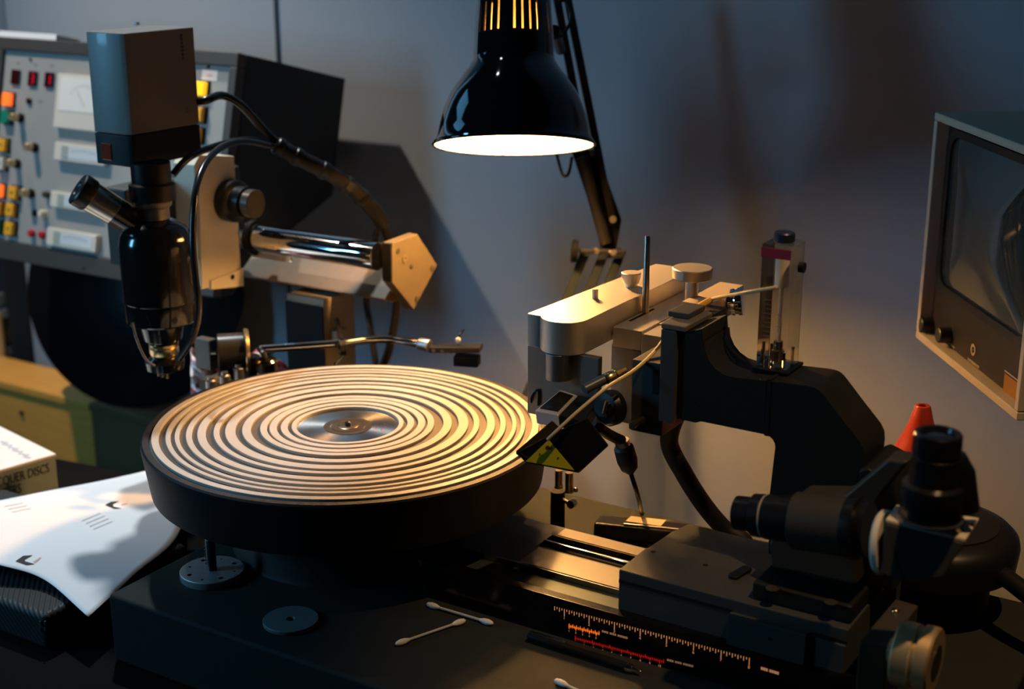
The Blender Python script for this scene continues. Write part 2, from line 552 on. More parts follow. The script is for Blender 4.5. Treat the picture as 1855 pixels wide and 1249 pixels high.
# big meter
c_, hw, hh = panel_quad(112, 134, 205, 243, 0)
mt = obj('meter_housing', slab(c_, hw, hh, -0.001, 0.007), mat('meter_cream', (0.72, 0.66, 0.55), 0.4), con, bevel=0.0012, label='large square moving-coil meter')
fc = c_ + ca * hh * 0.27
obj('meter_face', slab(fc, hw * 0.86, hh * 0.62, 0.0072, 0.0076), MET, mt)
b = NB()
for k in range(11):
    an = math.radians(140 - k * 10)
    q = fc - ca * hh * 0.5 + (cw * math.cos(an) + ca * math.sin(an)) * hh * 0.85
    d = (cw * math.cos(an) + ca * math.sin(an))
    obox(b, q + cn * 0.0078, d * 0.0016, d.cross(cn) * 0.0003, cn * 0.0001)
d = (cw * -0.6 + ca * 0.8)
obox(b, fc - ca * hh * 0.15 + cn * 0.0078 - cw * 0.004, d * hh * 0.35, d.cross(cn) * 0.0003, cn * 0.0001)
obj('scale_and_pointer', b, mat('meter_print', (0.25, 0.24, 0.22), 0.6), mt)
# narrow edgewise meters
for (x0, y0, x1, y1) in ((108, 258, 196, 302), (101, 346, 186, 388), (94, 412, 180, 459)):
    c_, hw, hh = panel_quad(x0, y0, x1, y1, 0)
    mt = obj('edge_meter', slab(c_, hw, hh, -0.001, 0.008), mat('meter_cream', (0, 0, 0)), con, bevel=0.0012, label='narrow cream edgewise meter')
    obj('meter_face', slab(c_ + cw * hw * 0.14, hw * 0.74, hh * 0.66, 0.0082, 0.0086), mat('meter_face_blue', (0.66, 0.70, 0.70), 0.35), mt)
    obj('meter_mask', slab(c_ - cw * hw * 0.55, hw * 0.13, hh * 0.66, 0.0087, 0.0090), mat('meter_green_grey', (0.36, 0.40, 0.34), 0.5), mt)
    b = NB()
    for k in range(9):
        q = c_ + cw * hw * (-0.25 + k * 0.11) + ca * hh * (0.32 - 0.18 * ((k - 4) / 4) ** 2)
        obox(b, q + cn * 0.0088, cw * 0.0005, ca * 0.0016, cn * 0.0001)
    obj('scale_marks', b, mat('meter_print_blue', (0.22, 0.34, 0.40), 0.6), mt)
obj('vent_slot', slab(cpt(220, 393, 0), 0.0035, 0.043, -0.001, -0.0006), mat('slot_dark', (0.03, 0.028, 0.022), 0.7), con)
c_, hw, hh = panel_quad(366, 126, 392, 147, 0)
st = obj('sticker', slab(c_, hw, hh, -0.001, -0.0006), mat('sticker_white', (0.80, 0.74, 0.70), 0.6), con, label='white sticker with faint red marks')
b = NB()
for k in range(3):
    obox(b, c_ - cn * 0.0005 + cw * (-0.003 + 0.003 * k), cw * 0.001, ca * 0.0011, cn * 0.0001)
obj('faint_marks', b, mat('faint_red', (0.7, 0.35, 0.3), 0.6), st)
for px, py in ((55, 108), (377, 121), (15, 452), (156, 487)):
    p_ = cpt(px, py, 0.0)
    obj('screw', cyl(NB(), p_ - cn * 0.001, p_ + cn * (0.0005 if py < 480 else 0.0045), 0.002, 10), BLACKM, con)
obj('wall_bracket', box(NB(), -0.62, -0.56, 0.535, WY - 0.0005, 0.30, 0.34), BLACKM, con)
# white pad on top of the console
q0, q1 = onP(58, 78, CA + ca * 0.0025, ca), onP(152, 82, CA + ca * 0.0025, ca)
pd = thing('note_pad', 'white pad of paper lying on top of the console', 'paper pad', (q0 + q1) / 2)
dv = -cn
b = NB(); prism(b, [CA + cw * (q0 - CA).dot(cw) + dv * 0.01 + ca * 0.0, CA + cw * (q1 - CA).dot(cw) + dv * 0.01, CA + cw * (q1 - CA).dot(cw) + dv * 0.05, CA + cw * (q0 - CA).dot(cw) + dv * 0.05], ca * 0.009)
obj('sheets', b, PAPER, pd, bevel=0.0005)

# ================================================================== lathe base
PT = 0.063                                                  # top of the plinth
lb = thing('disc_lathe', 'dark grey cast base of the disc cutting lathe with bed and scale', 'cutting lathe', (0.2, 0, 0))
obj('plinth', box(NB(), -0.1023, 0.585, -0.2015, 0.193, 0.0003, PT), HAMMER, lb, bevel=0.0035, segs=3)
# flange with a threaded post
fc = V((-0.0504, -0.1301, PT))
bm = NB(); lathe(bm, fc + Z_ * 0.0004, Z_, [(0, 0.0272), (0.0035, 0.0275), (0.006, 0.0275), (0.0066, 0.0268)], 64)
fl = obj('flange_plate', bm, mat('flange_aluminium', (0.52, 0.51, 0.50), 0.5, 0.85, rvar=0.05, scale=80), lb, label='round drilled aluminium plate')
for k in range(8):
    an = 0.35 + k * PI / 4
    r_ = 0.0205
    q = fc + V((math.cos(an) * r_, math.sin(an) * r_, 0.0067))
    obj('drill_hole', cyl(NB(), q, q + Z_ * 0.0003, 0.0021 if k % 2 else 0.0013, 14), BLACKM, fl)
bm = NB(); lathe(bm, fc + Z_ * 0.0066, Z_, [(0, 0.0045), (0.001, 0.0042), (0.028, 0.0042), (0.029, 0.0036)], 18)
obj('post', bm, mat('dark_steel', (0.06, 0.065, 0.06), 0.35, 0.8), fl)
bm = NB()
for k in range(6):
    q = fc + V((-0.0046, -0.001, 0.012 + k * 0.0032))
    sphere(bm, q, 0.0013, 1, 1.4, 0.8, 8, 6)
obj('rack_teeth', bm, mat('dark_steel', (0, 0, 0)), fl)
cc = V((0.0614, -0.158, PT))
bm = NB(); annulus(bm, cc + Z_ * 0.0003, Z_, 0.0032, 0.0225, 0.003, 64, 0.0005)
obj('cover_disc', bm, mat('cover_grey', (0.14, 0.16, 0.155), 0.5, bump=0.05, scale=500), lb, label='thin round cover with a centre hole')
obj('cover_hole', cyl(NB(), cc + Z_ * 0.0002, cc + Z_ * 0.001, 0.0031, 16), BLACKM, lb)
# drive housing under the platter
bm = NB(); lathe(bm, (0, 0, PT + 0.0003), Z_, [(0, 0.108), (0.004, 0.106), (0.046, 0.104), (0.0555, 0.10), (0.0585, 0.09)], 96)
obj('drive_housing', bm, mat('housing_black', (0.008, 0.008, 0.008), 0.7), lb)
# a thin vertical pin at the platter edge
q = onZ(545, 1030, PT)
obj('guard_pin', cyl(NB(), q, q + Z_ * 0.014, 0.0022, 12), mat('dark_steel', (0, 0, 0)), lb)

# bed
BX0, BX1 = 0.118, 0.474
bm = NB()
box(bm, BX0, BX1, -0.05, 0.066, PT + 0.0003, 0.0835)
obj('bed_casting', bm, mat('bed_green_black', (0.020, 0.028, 0.024), 0.35, bump=0.1, scale=300), lb, bevel=0.001)
bm = NB()
# top plate with a slot
xs0, xs1, ys0, ys1 = 0.186, 0.470, 0.021, 0.047
for a in ((BX0, BX1, -0.0155, ys0), (BX0, BX1, ys1, 0.066), (BX0, xs0, ys0, ys1), (xs1, BX1, ys0, ys1)):
    box(bm, a[0], a[1], a[2], a[3], 0.0837, 0.0905)
bmesh.ops.remove_doubles(bm, verts=bm.verts, dist=1e-6)
obj('bed_plate', bm, mat('bed_plate_grey', (0.105, 0.105, 0.10), 0.45, 0.25, bump=0.05, scale=300), lb)
obj('slide_way', box(NB(), BX0, BX1, -0.0495, -0.016, 0.0837, 0.0862), mat('way_steel_green', (0.10, 0.125, 0.115), 0.3, 0.6), lb, bevel=0.0004)
obj('slide_rail', box(NB(), BX0 - 0.004, BX1, -0.0545, -0.0502, 0.0838, 0.0905), mat('rail_steel', (0.28, 0.30, 0.30), 0.28, 0.9), lb, bevel=0.0008)
obj('slide_rail', box(NB(), BX0 + 0.002, BX1, -0.0175, -0.0157, 0.0863, 0.0915), mat('rail_steel', (0, 0, 0)), lb, bevel=0.0004)
obj('way_insert', box(NB(), 0.19, BX1, 0.0485, 0.0640, 0.0906, 0.0912), mat('insert_tan', (0.40, 0.36, 0.30), 0.4, 0.4), lb)
obj('way_insert', box(NB(), 0.19, BX1, -0.0140, 0.0180, 0.0906, 0.0912), mat('insert_tan2', (0.32, 0.30, 0.26), 0.4, 0.5), lb)
bm = NB(); cyl(bm, (xs0 + 0.001, 0.033, 0.0878), (xs1 - 0.001, 0.033, 0.0878), 0.0042, 20)
obj('lead_screw', bm, CHROME, lb, label='polished rod in the bed slot')
# dark scale panel with glowing scales
SPY = -0.0640
bm = NB()
pz = onY(900, 1053, SPY).z
box(bm, 0.128, 0.52, SPY, -0.0548, PT + 0.0005, pz)
obj('scale_panel', bm, mat('scale_glass_black', (0.004, 0.003, 0.003), 0.18), lb, bevel=0.0005)
cyl(bm := NB(), (0.1275, SPY + 0.0046, PT + 0.0005), (0.1275, SPY + 0.0046, pz - 0.0003), 0.0044, 24)
obj('panel_end', bm, mat('panel_end_brown', (0.05, 0.02, 0.012), 0.12), lb)
AMBL = emat('scale_amber', (1.0, 0.40, 0.13), 0.42)
ORL = emat('scale_orange', (1.0, 0.24, 0.02), 0.50)
REDL = emat('scale_red', (0.75, 0.02, 0.015), 0.20)
yS = SPY - 0.0004


def spt(px, py):
    return onY(px, py, yS)


def seg(b, p, q, w=0.00028):
    d = (V(q) - V(p))
    n = d.cross(Y_).normalized()
    obox(b, (V(p) + V(q)) / 2, d / 2, n * w, Y_ * 0.00012)


def lerp(a, b, t): return a + (b - a) * t


b = NB(); b2 = NB()
p0, p1 = spt(1003, 1099), spt(1363, 1194)
xm = [spt(x, 1130).x for x in (1022, 1361)]
pitch = (xm[1] - xm[0]) / 7 / 5
x_ = xm[0] - 2 * pitch
k = -4
while True:
    x_ = xm[0] + k * pitch / 2
    if x_ > xm[1] + 1e-6: break
    t = (x_ - p0.x) / (p1.x - p0.x)
    z_ = lerp(p0.z, p1.z, t)
    L = 0.0062 if k % 10 == 0 else (0.0034 if k % 2 == 0 else 0.0018)
    seg(b, (x_, yS, z_), (x_, yS, z_ - L), 0.00026)
    if k % 10 == 0:
        tb = text_bm(str(k // 10 + 1), 0.0034, (x_, yS - 0.0001, z_ - 0.0088), X_, Z_, 'CENTER')
        join_bm(b2, tb)
    k += 1
obj('scale_ticks', b, AMBL, lb, kind='stuff')
obj('scale_numerals', b2, AMBL, lb, kind='stuff')


def small_scale(pa, pb, n, m_, below, above, nm):
    b = NB(); c = NB()
    seg(b, pa, pb, 0.00016)
    for i in range(n):
        q = V(pa).lerp(V(pb), i / (n - 1))
        seg(b, q - Z_ * 0.0012, q + Z_ * 0.0012, 0.00034 if n < 30 else 0.00028)
    for i in range(below):
        q = V(pa).lerp(V(pb), i / (below - 0.6))
        seg(b, q, q - Z_ * 0.0024, 0.0003)
        join_bm(c, text_bm('%d' % (i + 1), 0.0026, q - Z_ * 0.0050 - Y_ * 0.0001, X_, Z_, 'CENTER'))
    for i in range(above):
        q = V(pa).lerp(V(pb), i / (above - 1))
        seg(b, q, q + Z_ * 0.0022, 0.0003)
    obj(nm, b, m_, lb, kind='stuff')
    obj('scale_numerals', c, AMBL, lb, kind='stuff')


small_scale(spt(1031, 1135), spt(1085, 1149), 17, ORL, 5, 9, 'orange_scale')
small_scale(spt(1042, 1157), spt(1202, 1200), 50, REDL, 10, 6, 'red_scale')


def dashes(name, pa, pb, widths, hgt, m_, par):
    """a short run of print too small to read, as separate strokes"""
    pa, pb = V(pa), V(pb)
    d = (pb - pa); L = d.length; d.normalize()
    tot = sum(abs(w) for w in widths)
    s = 0; b = NB()
    for w in widths:
        l = abs(w) / tot * L
        if w > 0:
            q = pa + d * (s + l / 2)
            obox(b, q, d * l * 0.42, Z_ * hgt, Y_ * 0.00012)
        s += l
    return obj(name, b, m_, par, kind='stuff')


DIM = emat('scale_dim', (0.8, 0.36, 0.16), 0.16)
dashes('small_print', spt(1090, 1144), spt(1137, 1157), (2, 2, 2, -1, 2, 2, 2, -1, 2, 2, 1, 2, 2), 0.0008, DIM, lb)
dashes('small_print', spt(1208, 1196), spt(1256, 1208), (2, 2, 2, -1, 2, 2, 2, -1, 2, 2, 1, 2, 2), 0.0008, DIM, lb)
dashes('small_print', spt(1378, 1211), spt(1411, 1221), (2, 2, 2, -1, 2, 2, 2, 2), 0.0011, emat('scale_dim2', (1.0, 0.42, 0.16), 0.30), lb)
# end bracket and hand wheel
BKZ = 0.140
bk = [onZ(*p, BKZ) for p in ((1622, 1085), (1664, 1097), (1608, 1170), (1556, 1163))]
bm = NB(); prism(bm, [V((q.x, q.y, PT + 0.0005)) for q in (bk[0], bk[1], bk[2], bk[3])], (0, 0, BKZ - PT - 0.0005))
obj('end_bracket', bm, mat('bracket_bronze', (0.07, 0.062, 0.045), 0.4, 0.3, bump=0.05, scale=400), lb, bevel=0.0012)
q = onZ(1622, 1107, BKZ + 0.0005)
bm = NB(); sphere(bm, q, 0.0028, 1, 1, 0.6, 14, 8); obj('bracket_screw', bm, BRASS, lb)
WYC = -0.092
kc = onY(1650, 1188, WYC)
KX0 = kc.x - 0.014
ax = X_
bm = NB(); lathe(bm, V((KX0, WYC, kc.z)), ax, [(0, 0.0085), (0.0045, 0.0085), (0.005, 0.0205), (0.0065, 0.0218), (0.017, 0.0218), (0.0178, 0.0205), (0.0205, 0.0205), (0.0212, 0.0226), (0.029, 0.0226), (0.0305, 0.0215), (0.0308, 0.012)], 64)
obj('hand_wheel', bm, mat('aged_brass', (0.80, 0.58, 0.30), 0.42, 0.8, rvar=0.06, scale=50), lb, label='brass coloured grooved hand wheel')
obj('wheel_boss', cyl(NB(), (KX0 + 0.0309, WYC, kc.z), (KX0 + 0.0313, WYC, kc.z), 0.0115, 32), mat('wheel_dark', (0.03, 0.03, 0.028), 0.4), lb)

# ================================================================== platter
pl = thing('turntable_platter', 'heavy black turntable platter with pale concentric vacuum rings', 'turntable', (0, 0, PT + 0.06))
bm = NB()
lathe(bm, (0, 0, 0.1225), Z_, [(0, 0.168), (0.003, 0.1755), (0.044, 0.1815), (0.0475, 0.1813), (0.0490, 0.1797), (0.0491, 0.1742), (0.0466, 0.1740)], 192)
obj('platter_body', bm, RUBBER, pl)
bm = NB(); annulus(bm, (0, 0, 0.1692), Z_, 0.0487, 0.1738, 0.0012, 192)
obj('groove_floor', bm, mat('groove_brown', (0.085, 0.072, 0.055), 0.5, rvar=0.1, scale=60), pl)
RING = mat('pale_ring_aluminium', (0.52, 0.49, 0.44), 0.5, 0.2, bump=0.06, scale=250, var=0.06, vscale=35)
# left-hand edges measured in the photograph: (outer, inner) pixel x at the height of the hub
ring_px = [(270, 283.5), (295.5, 304.5), (312, 320.5), (332, 343), (352.5, 368), (382, 393), (403, 422), (434, 450.5), (467, 480), (484, 498), (505, 518), (525, 534)]
hubx = 630.0
for xo, xi in ring_px:
    ro = 0.172 * (hubx - xo) / (hubx - 270); ri = 0.172 * (hubx - xi) / (hubx - 270)
    bm = NB(); annulus(bm, (0, 0, 0.1705), Z_, ri, ro, 0.0025, 192, 0.0003)
    obj('vacuum_ring', bm, RING, pl)
LAB = bpy.data.materials.new('spun_steel')
LAB.use_nodes = True
nt = LAB.node_tree; bs = nt.nodes['Principled BSDF']
bs.inputs['Base Color'].default_value = (0.52, 0.50, 0.47, 1); bs.inputs['Metallic'].default_value = 1; bs.inputs['Roughness'].default_value = 0.25
bs.inputs['Anisotropic'].default_value = 0.85
tn = nt.nodes.new('ShaderNodeTangent'); tn.direction_type = 'RADIAL'; tn.axis = 'Z'
nt.links.new(tn.outputs[0], bs.inputs['Tangent'])
bm = NB(); lathe(bm, (0, 0, 0.1692), Z_, [(0, 0.0482), (0.0010, 0.0482), (0.0014, 0.0478)], 128)
cp = obj('centre_plate', bm, LAB, pl, label='spun steel centre plate')
bm = NB(); annulus(bm, (0, 0, 0.1707), Z_, 0.0102, 0.0150, 0.0003, 64); annulus(bm, (0, 0, 0.1707), Z_, 0.0158, 0.0218, 0.0002, 64)
obj('hub_ring', bm, mat('hub_ring_bronze', (0.13, 0.095, 0.06), 0.35, 0.9, rvar=0.12, scale=160), cp)
bm = NB(); lathe(bm, (0, 0, 0.1707), Z_, [(0, 0.0098), (0.0006, 0.0098), (0.0008, 0.0094)], 48)
obj('hub_cap', bm, mat('hub_cap_bronze', (0.40, 0.31, 0.20), 0.25, 1.0, rvar=0.1, scale=150), cp)
bm = NB(); lathe(bm, (0, 0, 0.1715), Z_, [(0, 0.0026), (0.0030, 0.0026), (0.0040, 0.0014)], 24)
obj('spindle', bm, mat('dark_steel', (0, 0, 0)), cp)
b = NB()
for k in range(26):
    r_ = random.uniform(0.024, 0.038); an = math.radians(random.uniform(-2, 42))
    q = V((math.cos(an) * r_, math.sin(an) * r_, 0.17072))
    obox(b, q, V((random.uniform(.0003, .0009), 0, 0)), V((0, .0003, 0)), V((0, 0, .00004)))
obj('red_print', b, mat('red_print', (0.45, 0.09, 0.06), 0.6), cp, kind='stuff', label='faint red stamped marks')

# ================================================================== carriage with overhanging arm
cg = thing('lathe_carriage', 'dark cast carriage whose arched arm reaches from the bed towards the platter', 'lathe carriage', (0.42, 0.0, 0.092))
SX0, SX1, SYF = 0.3046, 0.487, -0.0545
bm = NB()
prism(bm, [(SX0, SYF, 0.0955), (SX0, SYF, 0.130), (SX0, -0.0095, 0.130), (SX0, -0.006, 0.1285), (SX0, 0.040, 0.1255), (SX0, 0.072, 0.120), (SX0, 0.072, 0.0925), (SX0, 0.05, 0.0925), (SX0, 0.05, 0.0955)], (SX1 - SX0, 0, 0))
obj('saddle', bm, GREYP, cg, bevel=0.0012)
gz0, gz1 = onY(1122, 1056, SYF).z, onY(1122, 1050, SYF).z
obj('saddle_groove', box(NB(), SX0 + 0.0004, 0.399, SYF - 0.0003, SYF + 0.0008, gz0, gz1), BLACKM, cg)
q0, q1 = onY(1326, 1110, SYF), onY(1460, 1205, SYF - 0.006)
obj('front_block', box(NB(), 0.3985, 0.459, SYF - 0.007, SYF - 0.0004, 0.0915, 0.1205), GREYP, cg, bevel=0.0008)
bl = obj('side_block', box(NB(), 0.464, 0.4865, SYF - 0.003, SYF - 0.0004, 0.0935, 0.1185), GREYP, cg, bevel=0.0008)
obj('block_groove', box(NB(), 0.4605, 0.487, SYF - 0.0012, SYF - 0.0002, 0.1188, 0.1212), BLACKM, cg)
q = onY(1394, 1158, SYF - 0.0072)
obj('grub_screw', cyl(NB(), q, q + Y_ * -0.0004, 0.0013, 10), BLACKM, cg)
for px, py in ((1183, 1000), (1279, 1023)):
    q = onZ(px, py, 0.1302)
    obj('bolt_hole', cyl(NB(), (q.x, -0.0125, 0.1299), (q.x, -0.0125, 0.1304), 0.0020, 14), BLACKM, cg)
# dark oval lever in the saddle top
q = onZ(1341, 1040, 0.1303)
bm = NB()
pts = []
lu, lv = V((0.18, 1, 0)).normalized(), V((1, -0.18, 0)).normalized()
for a0, sgn in ((0, 1), (PI, -1)):
    for i in range(9):
        an = a0 + PI * i / 8
        pts.append(q + lu * (0.0085 * sgn) + lu * math.sin(an) * 0.0042 + lv * math.cos(an) * 0.0042)
prism(bm, pts, (0, 0, 0.0022))
obj('slot_cover', bm, BLACK, cg, bevel=0.0004)

# arm profile in XZ (front face Y = 0, back Y = .047)
AY0, AY1 = 0.0, 0.047
f = lambda px, py: (lambda p_: (p_.x, p_.z))(onY(px, py, AY0))
g = lambda px, py: (lambda p_: (p_.x, p_.z))(onY(px, py, AY1))
prof = [(0.3235, 0.240), (0.3235, 0.3085), (0.3415, 0.3150), (0.3432, 0.300)]
for i in range(6):                                          # fillet behind the post
    an = PI + (PI / 2) * i / 5
    prof.append((0.3680 + 0.0242 * math.cos(an), 0.3055 + 0.0240 * math.sin(an)))
prof += [(0.400, 0.2838), (0.4250, 0.2852)]
for i in range(5):
    t = i / 4
    prof.append((lerp(0.4305, 0.4400, t), 0.2850 - 0.0055 * t * t))
prof += [(0.4560, 0.2625), (0.4680, 0.2500), (0.4712, 0.2445), (0.4722, 0.238), (0.4715, 0.225), (0.470, 0.205), (0.470, 0.146), (0.404, 0.146), (0.4018, 0.190), (0.4042, 0.2300)]
for i in range(5):
    an = (PI / 2) * i / 4
    prof.append((0.3955 + 0.0090 * math.cos(an), 0.2322 + 0.0090 * math.sin(an)))
prof += [(0.3440, 0.2415), (0.339, 0.2395)]
bm = NB(); prism(bm, [(x, AY0, z) for x, z in prof], (0, AY1 - AY0, 0))
obj('arm', bm, CAST, cg, bevel=0.0028, segs=3)
q0 = f(1400, 700); 
obj('arm_joint', box(NB(), 0.3955, 0.3985, AY0 - 0.0006, AY1 + 0.0006, 0.2405, 0.2848), BLACKM, cg)
# arm end plate
obj('end_plate', box(NB(), 0.3095, 0.3228, -0.004, 0.050, 0.2365, 0.3110), GREYP, cg, bevel=0.001)
obj('end_cap', box(NB(), 0.3095, 0.3300, -0.004, 0.045, 0.3113, 0.3155), mat('cap_bronze_grey', (0.12, 0.11, 0.09), 0.45, bump=0.1, scale=500), cg, bevel=0.0008)
obj('cap_block', box(NB(), 0.306, 0.3235, 0.015, 0.046, 0.3157, 0.3200), GREYP, cg, bevel=0.0008)
# foot and pedestal
bm = NB(); box(bm, 0.4105, 0.486, -0.047, 0.062, 0.1304, 0.1445)
obj('foot', bm, CAST, cg, bevel=0.0022)
for px, py in ((1399, 1067), (1505, 1092)):
    q = onZ(px, py, 0.1447)
    bm = NB(); lathe(bm, q, Z_, [(0, 0.0048), (0.0004, 0.0048), (0.0007, 0.0030)], 18)
    obj('foot_bolt', bm, mat('bolt_bronze', (0.10, 0.08, 0.055), 0.35, 0.6), cg)
bm = NB()
prism(bm, [(0.4155, -0.022, 0.1447), (0.4840, -0.022, 0.1447), (0.4840, -0.022, 0.176), (0.484, -0.022, 0.200), (0.4780, -0.022, 0.212), (0.4475, -0.022, 0.2060), (0.4155, -0.022, 0.198)], (0, 0.0215, 0))
obj('pedestal', bm, CAST, cg, bevel=0.003)
bm = NB()
# sloping cover on the right of the arm
c0 = [(0.4715, 0.232), (0.4770, 0.2355), (0.4960, 0.2290), (0.5040, 0.205), (0.5040, 0.1447), (0.4725, 0.1447)]
prism(bm, [(x, -0.010, z) for x, z in c0], (0, 0.058, 0))
obj('side_cover', bm, CAST, cg, bevel=0.002)
q0, q1 = onY(1558, 860, -0.0015), onY(1611, 824, 0.030)
bm = NB(); tube(bm, [q0, q1], 0.0018, 8)
obj('cover_seal', bm, CAST, cg)

# ---------------- cutter suspension on the end of the arm
hd = thing('suspension_head', 'satin silver cutter suspension head with round front, above the platter edge', 'suspension head', (0.25, 0.10, 0.195))
HZ = 0.300
nose = [onZ(px, py, HZ) for px, py in ((972, 574), (985, 581), (1010, 586), (1040, 585), (1062, 580), (1076, 574))]
NC = V((0.2115, 0.0225, 0)); NR = 0.0205
pl_pts = [(0.1806, 0.0128), (0.1905, 0.0118)]
for i in range(17):
    an = math.radians(208 + (360 - 208) * i / 16)
    pl_pts.append((NC.x + NR * math.cos(an), NC.y + NR * math.sin(an)))
pl_pts += [(0.2332, 0.172), (0.2322, 0.222), (0.1935, 0.222)]
bm = NB(); prism(bm, [(x, y, 0.2725) for x, y in pl_pts], (0, 0, HZ - 0.2725))
obj('top_body', bm, SILVER, hd, bevel=0.0006)
obj('back_plate', box(NB(), 0.1808, 0.247, 0.0133, 0.0200, 0.2135, 0.2722), GREYM, hd, bevel=0.0004, label='flat grey metal plate')
obj('guide_cylinder', cyl(NB(), (NC.x, 0.0118, 0.2722), (NC.x, 0.0118, 0.2495), 0.0108, 40), GREYM, hd, bevel=0.0008)
q = onZ(1078, 541, HZ)
bm = NB(); lathe(bm, q + Z_ * 0.0001, Z_, [(0, 0.0026), (0.0075, 0.0026), (0.0082, 0.0020)], 18)
obj('locating_pin', bm, SILVER, hd)
q = onZ(1143, 519, HZ)
bm = NB(); lathe(bm, q + Z_ * 0.0001, Z_, [(0, 0.0055), (0.003, 0.0055), (0.0033, 0.0068), (0.0085, 0.0086), (0.0122, 0.0086), (0.0126, 0.0080)], 36)
obj('thumb_screw', bm, SILVER, hd)
# right hand bracket (inverted L)
LX0, LX1, LY0 = 0.2345, 0.2613, 0.061
bm = NB(); box(bm, LX0, LX1, LY0, 0.205, 0.268, 0.285)
obj('bracket_top', bm, SILVER, hd, bevel=0.0005)
bm = NB(); box(bm, 0.2515, LX1, LY0, 0.150, 0.198, 0.2677)
obj('bracket_leg', bm, GREYM, hd, bevel=0.0005)
obj('bracket_web', box(NB(), 0.2300, 0.2512, 0.068, 0.080, 0.200, 0.2677), GREYM, hd)
obj('bracket_slot', box(NB(), 0.2375, 0.2400, 0.083, 0.128, 0.2848, 0.2853), BLACKM, hd)
q = onZ(1169, 566, 0.2852)
bm = NB(); lathe(bm, q, Z_, [(0, 0.0034), (0.002, 0.0030), (0.0655, 0.0025), (0.067, 0.0017)], 18)
obj('upright_rod', bm, mat('rod_steel', (0.34, 0.31, 0.27), 0.3, 0.9), hd)
q = onZ(1252, 553, 0.2852)
bm = NB(); lathe(bm, q, Z_, [(0, 0.0068), (0.002, 0.0068), (0.0022, 0.0056), (0.024, 0.0056), (0.0243, 0.0165), (0.0250, 0.0172), (0.0330, 0.0176), (0.0338, 0.0168)], 56)
obj('adjusting_knob', bm, mat('knob_grey', (0.40, 0.38, 0.34), 0.45, 0.6), hd, label='broad flat grey adjusting knob')
# slide between bracket and arm
obj('slide_plate', box(NB(), 0.2820, 0.3092, 0.004, 0.058, 0.2210, 0.2800), GREYP, hd, bevel=0.0008)
obj('slide_back', box(NB(), 0.2616, 0.3092, 0.060, 0.090, 0.2210, 0.2835), SILVER, hd, bevel=0.0006)
obj('slide_ledge', box(NB(), 0.2616, 0.3092, 0.091, 0.120, 0.2680, 0.2845), SILVER, hd, bevel=0.0006)
q = onY(1190, 693, 0.0036)
bm = NB(); obox(bm, q, X_ * 0.0035, Y_ * 0.0002, Z_ * 0.010)
obj('slide_window', bm, BLACKM, hd)
# tan block and knurled end at the rear
obj('rear_block', box(NB(), 0.2618, 0.2850, 0.135, 0.215, 0.272, 0.2935), mat('tan_plate', (0.55, 0.47, 0.36), 0.45, 0.4), hd, bevel=0.0006)
q = dep(1306, 524, (V((0.272, 0.20, 0.29)) - CAM).dot(FWD))
kd = V((0.75, 0.25, 0.12)).normalized()
bm = NB(); lathe(bm, V((0.2853, 0.180, 0.285)), kd, [(0, 0.007), (0.003, 0.007), (0.0032, 0.0118), (0.006, 0.0124), (0.007, 0.0112), (0.0090, 0.0112), (0.0094, 0.0126), (0.0125, 0.0126), (0.0132, 0.0108)], 40)
obj('end_coupling', bm, CHROME, hd)
obj('clamp_block', box(NB(), 0.2855, 0.306, 0.098, 0.130, 0.286, 0.296), CAST, hd, bevel=0.0006)
for x in (0.290, 0.297):
    bm = NB(); sphere(bm, (x, 0.097, 0.2925), 0.0022, 1, 1, 0.8, 12, 8)
    obj('clamp_screw', bm, BRASS, hd)
# dark mechanism inside the bracket: brass spindle, collar and rod
bm = NB(); tube(bm, [dep(1058, 706, 1.12), dep(1102, 684, 1.13)], 0.0042, 12)
obj('pivot_rod', bm, mat('pivot_blue_steel', (0.10, 0.12, 0.13), 0.35, 0.5), hd)
p0, p1 = dep(1099, 688, 1.125), dep(1131, 671, 1.135)
d = (p1 - p0)
bm = NB(); lathe(bm, p0, d, [(0, 0.0042), (0.002, 0.0052), (0.0048, 0.0052), (0.005, 0.0044), (0.008, 0.0044), (0.0082, 0.0055), (0.0115, 0.0055), (0.0118, 0.0040), (d.length, 0.0040)], 28)
obj('brass_collar', bm, BRASS, hd, label='brass collar on the pivot')
p0 = dep(1112, 738, 1.115)
bm = NB(); lathe(bm, p0, V((-0.25, -0.9, 0.1)), [(0, 0.014), (0.006, 0.0145), (0.010, 0.012), (0.0105, 0.0075), (0.014, 0.006)], 36)
obj('balance_wheel', bm, BLACK, hd)
bm = NB(); tube(bm, [p0 + V((0.0, -0.0165, 0.0)), p0 + V((0.003, -0.017, 0.011))], 0.0018, 8)
obj('brass_link', bm, mat('dull_brass', (0.35, 0.25, 0.12), 0.35, 1.0), hd)
bm = NB(); tube(bm, [dep(1145, 772, 1.10), dep(1158, 764, 1.11), dep(1185, 752, 1.13)], 0.0030, 10)
obj('lower_link', bm, mat('dull_brass', (0, 0, 0)), hd)
bm = NB(); tube(bm, [(0.185, 0.018, 0.216), onY(962, 722, 0.012), onY(975, 706, 0.012), onY(975, 735, 0.012)], 0.0009, 8, n=4)
obj('wire_clip', bm, BLACK, hd)

# ---------------- cutter head
def eo(c, ax, ay, az, hx, hy, hz):
    return obox(NB(), c, V(ax) * hx, V(ay) * hy, V(az) * hz)


ct = thing('cutter_head', 'black cutter head with a yellow warning triangle, at the platter rim', 'cutter head', (0.215, 0.01, 0.178))
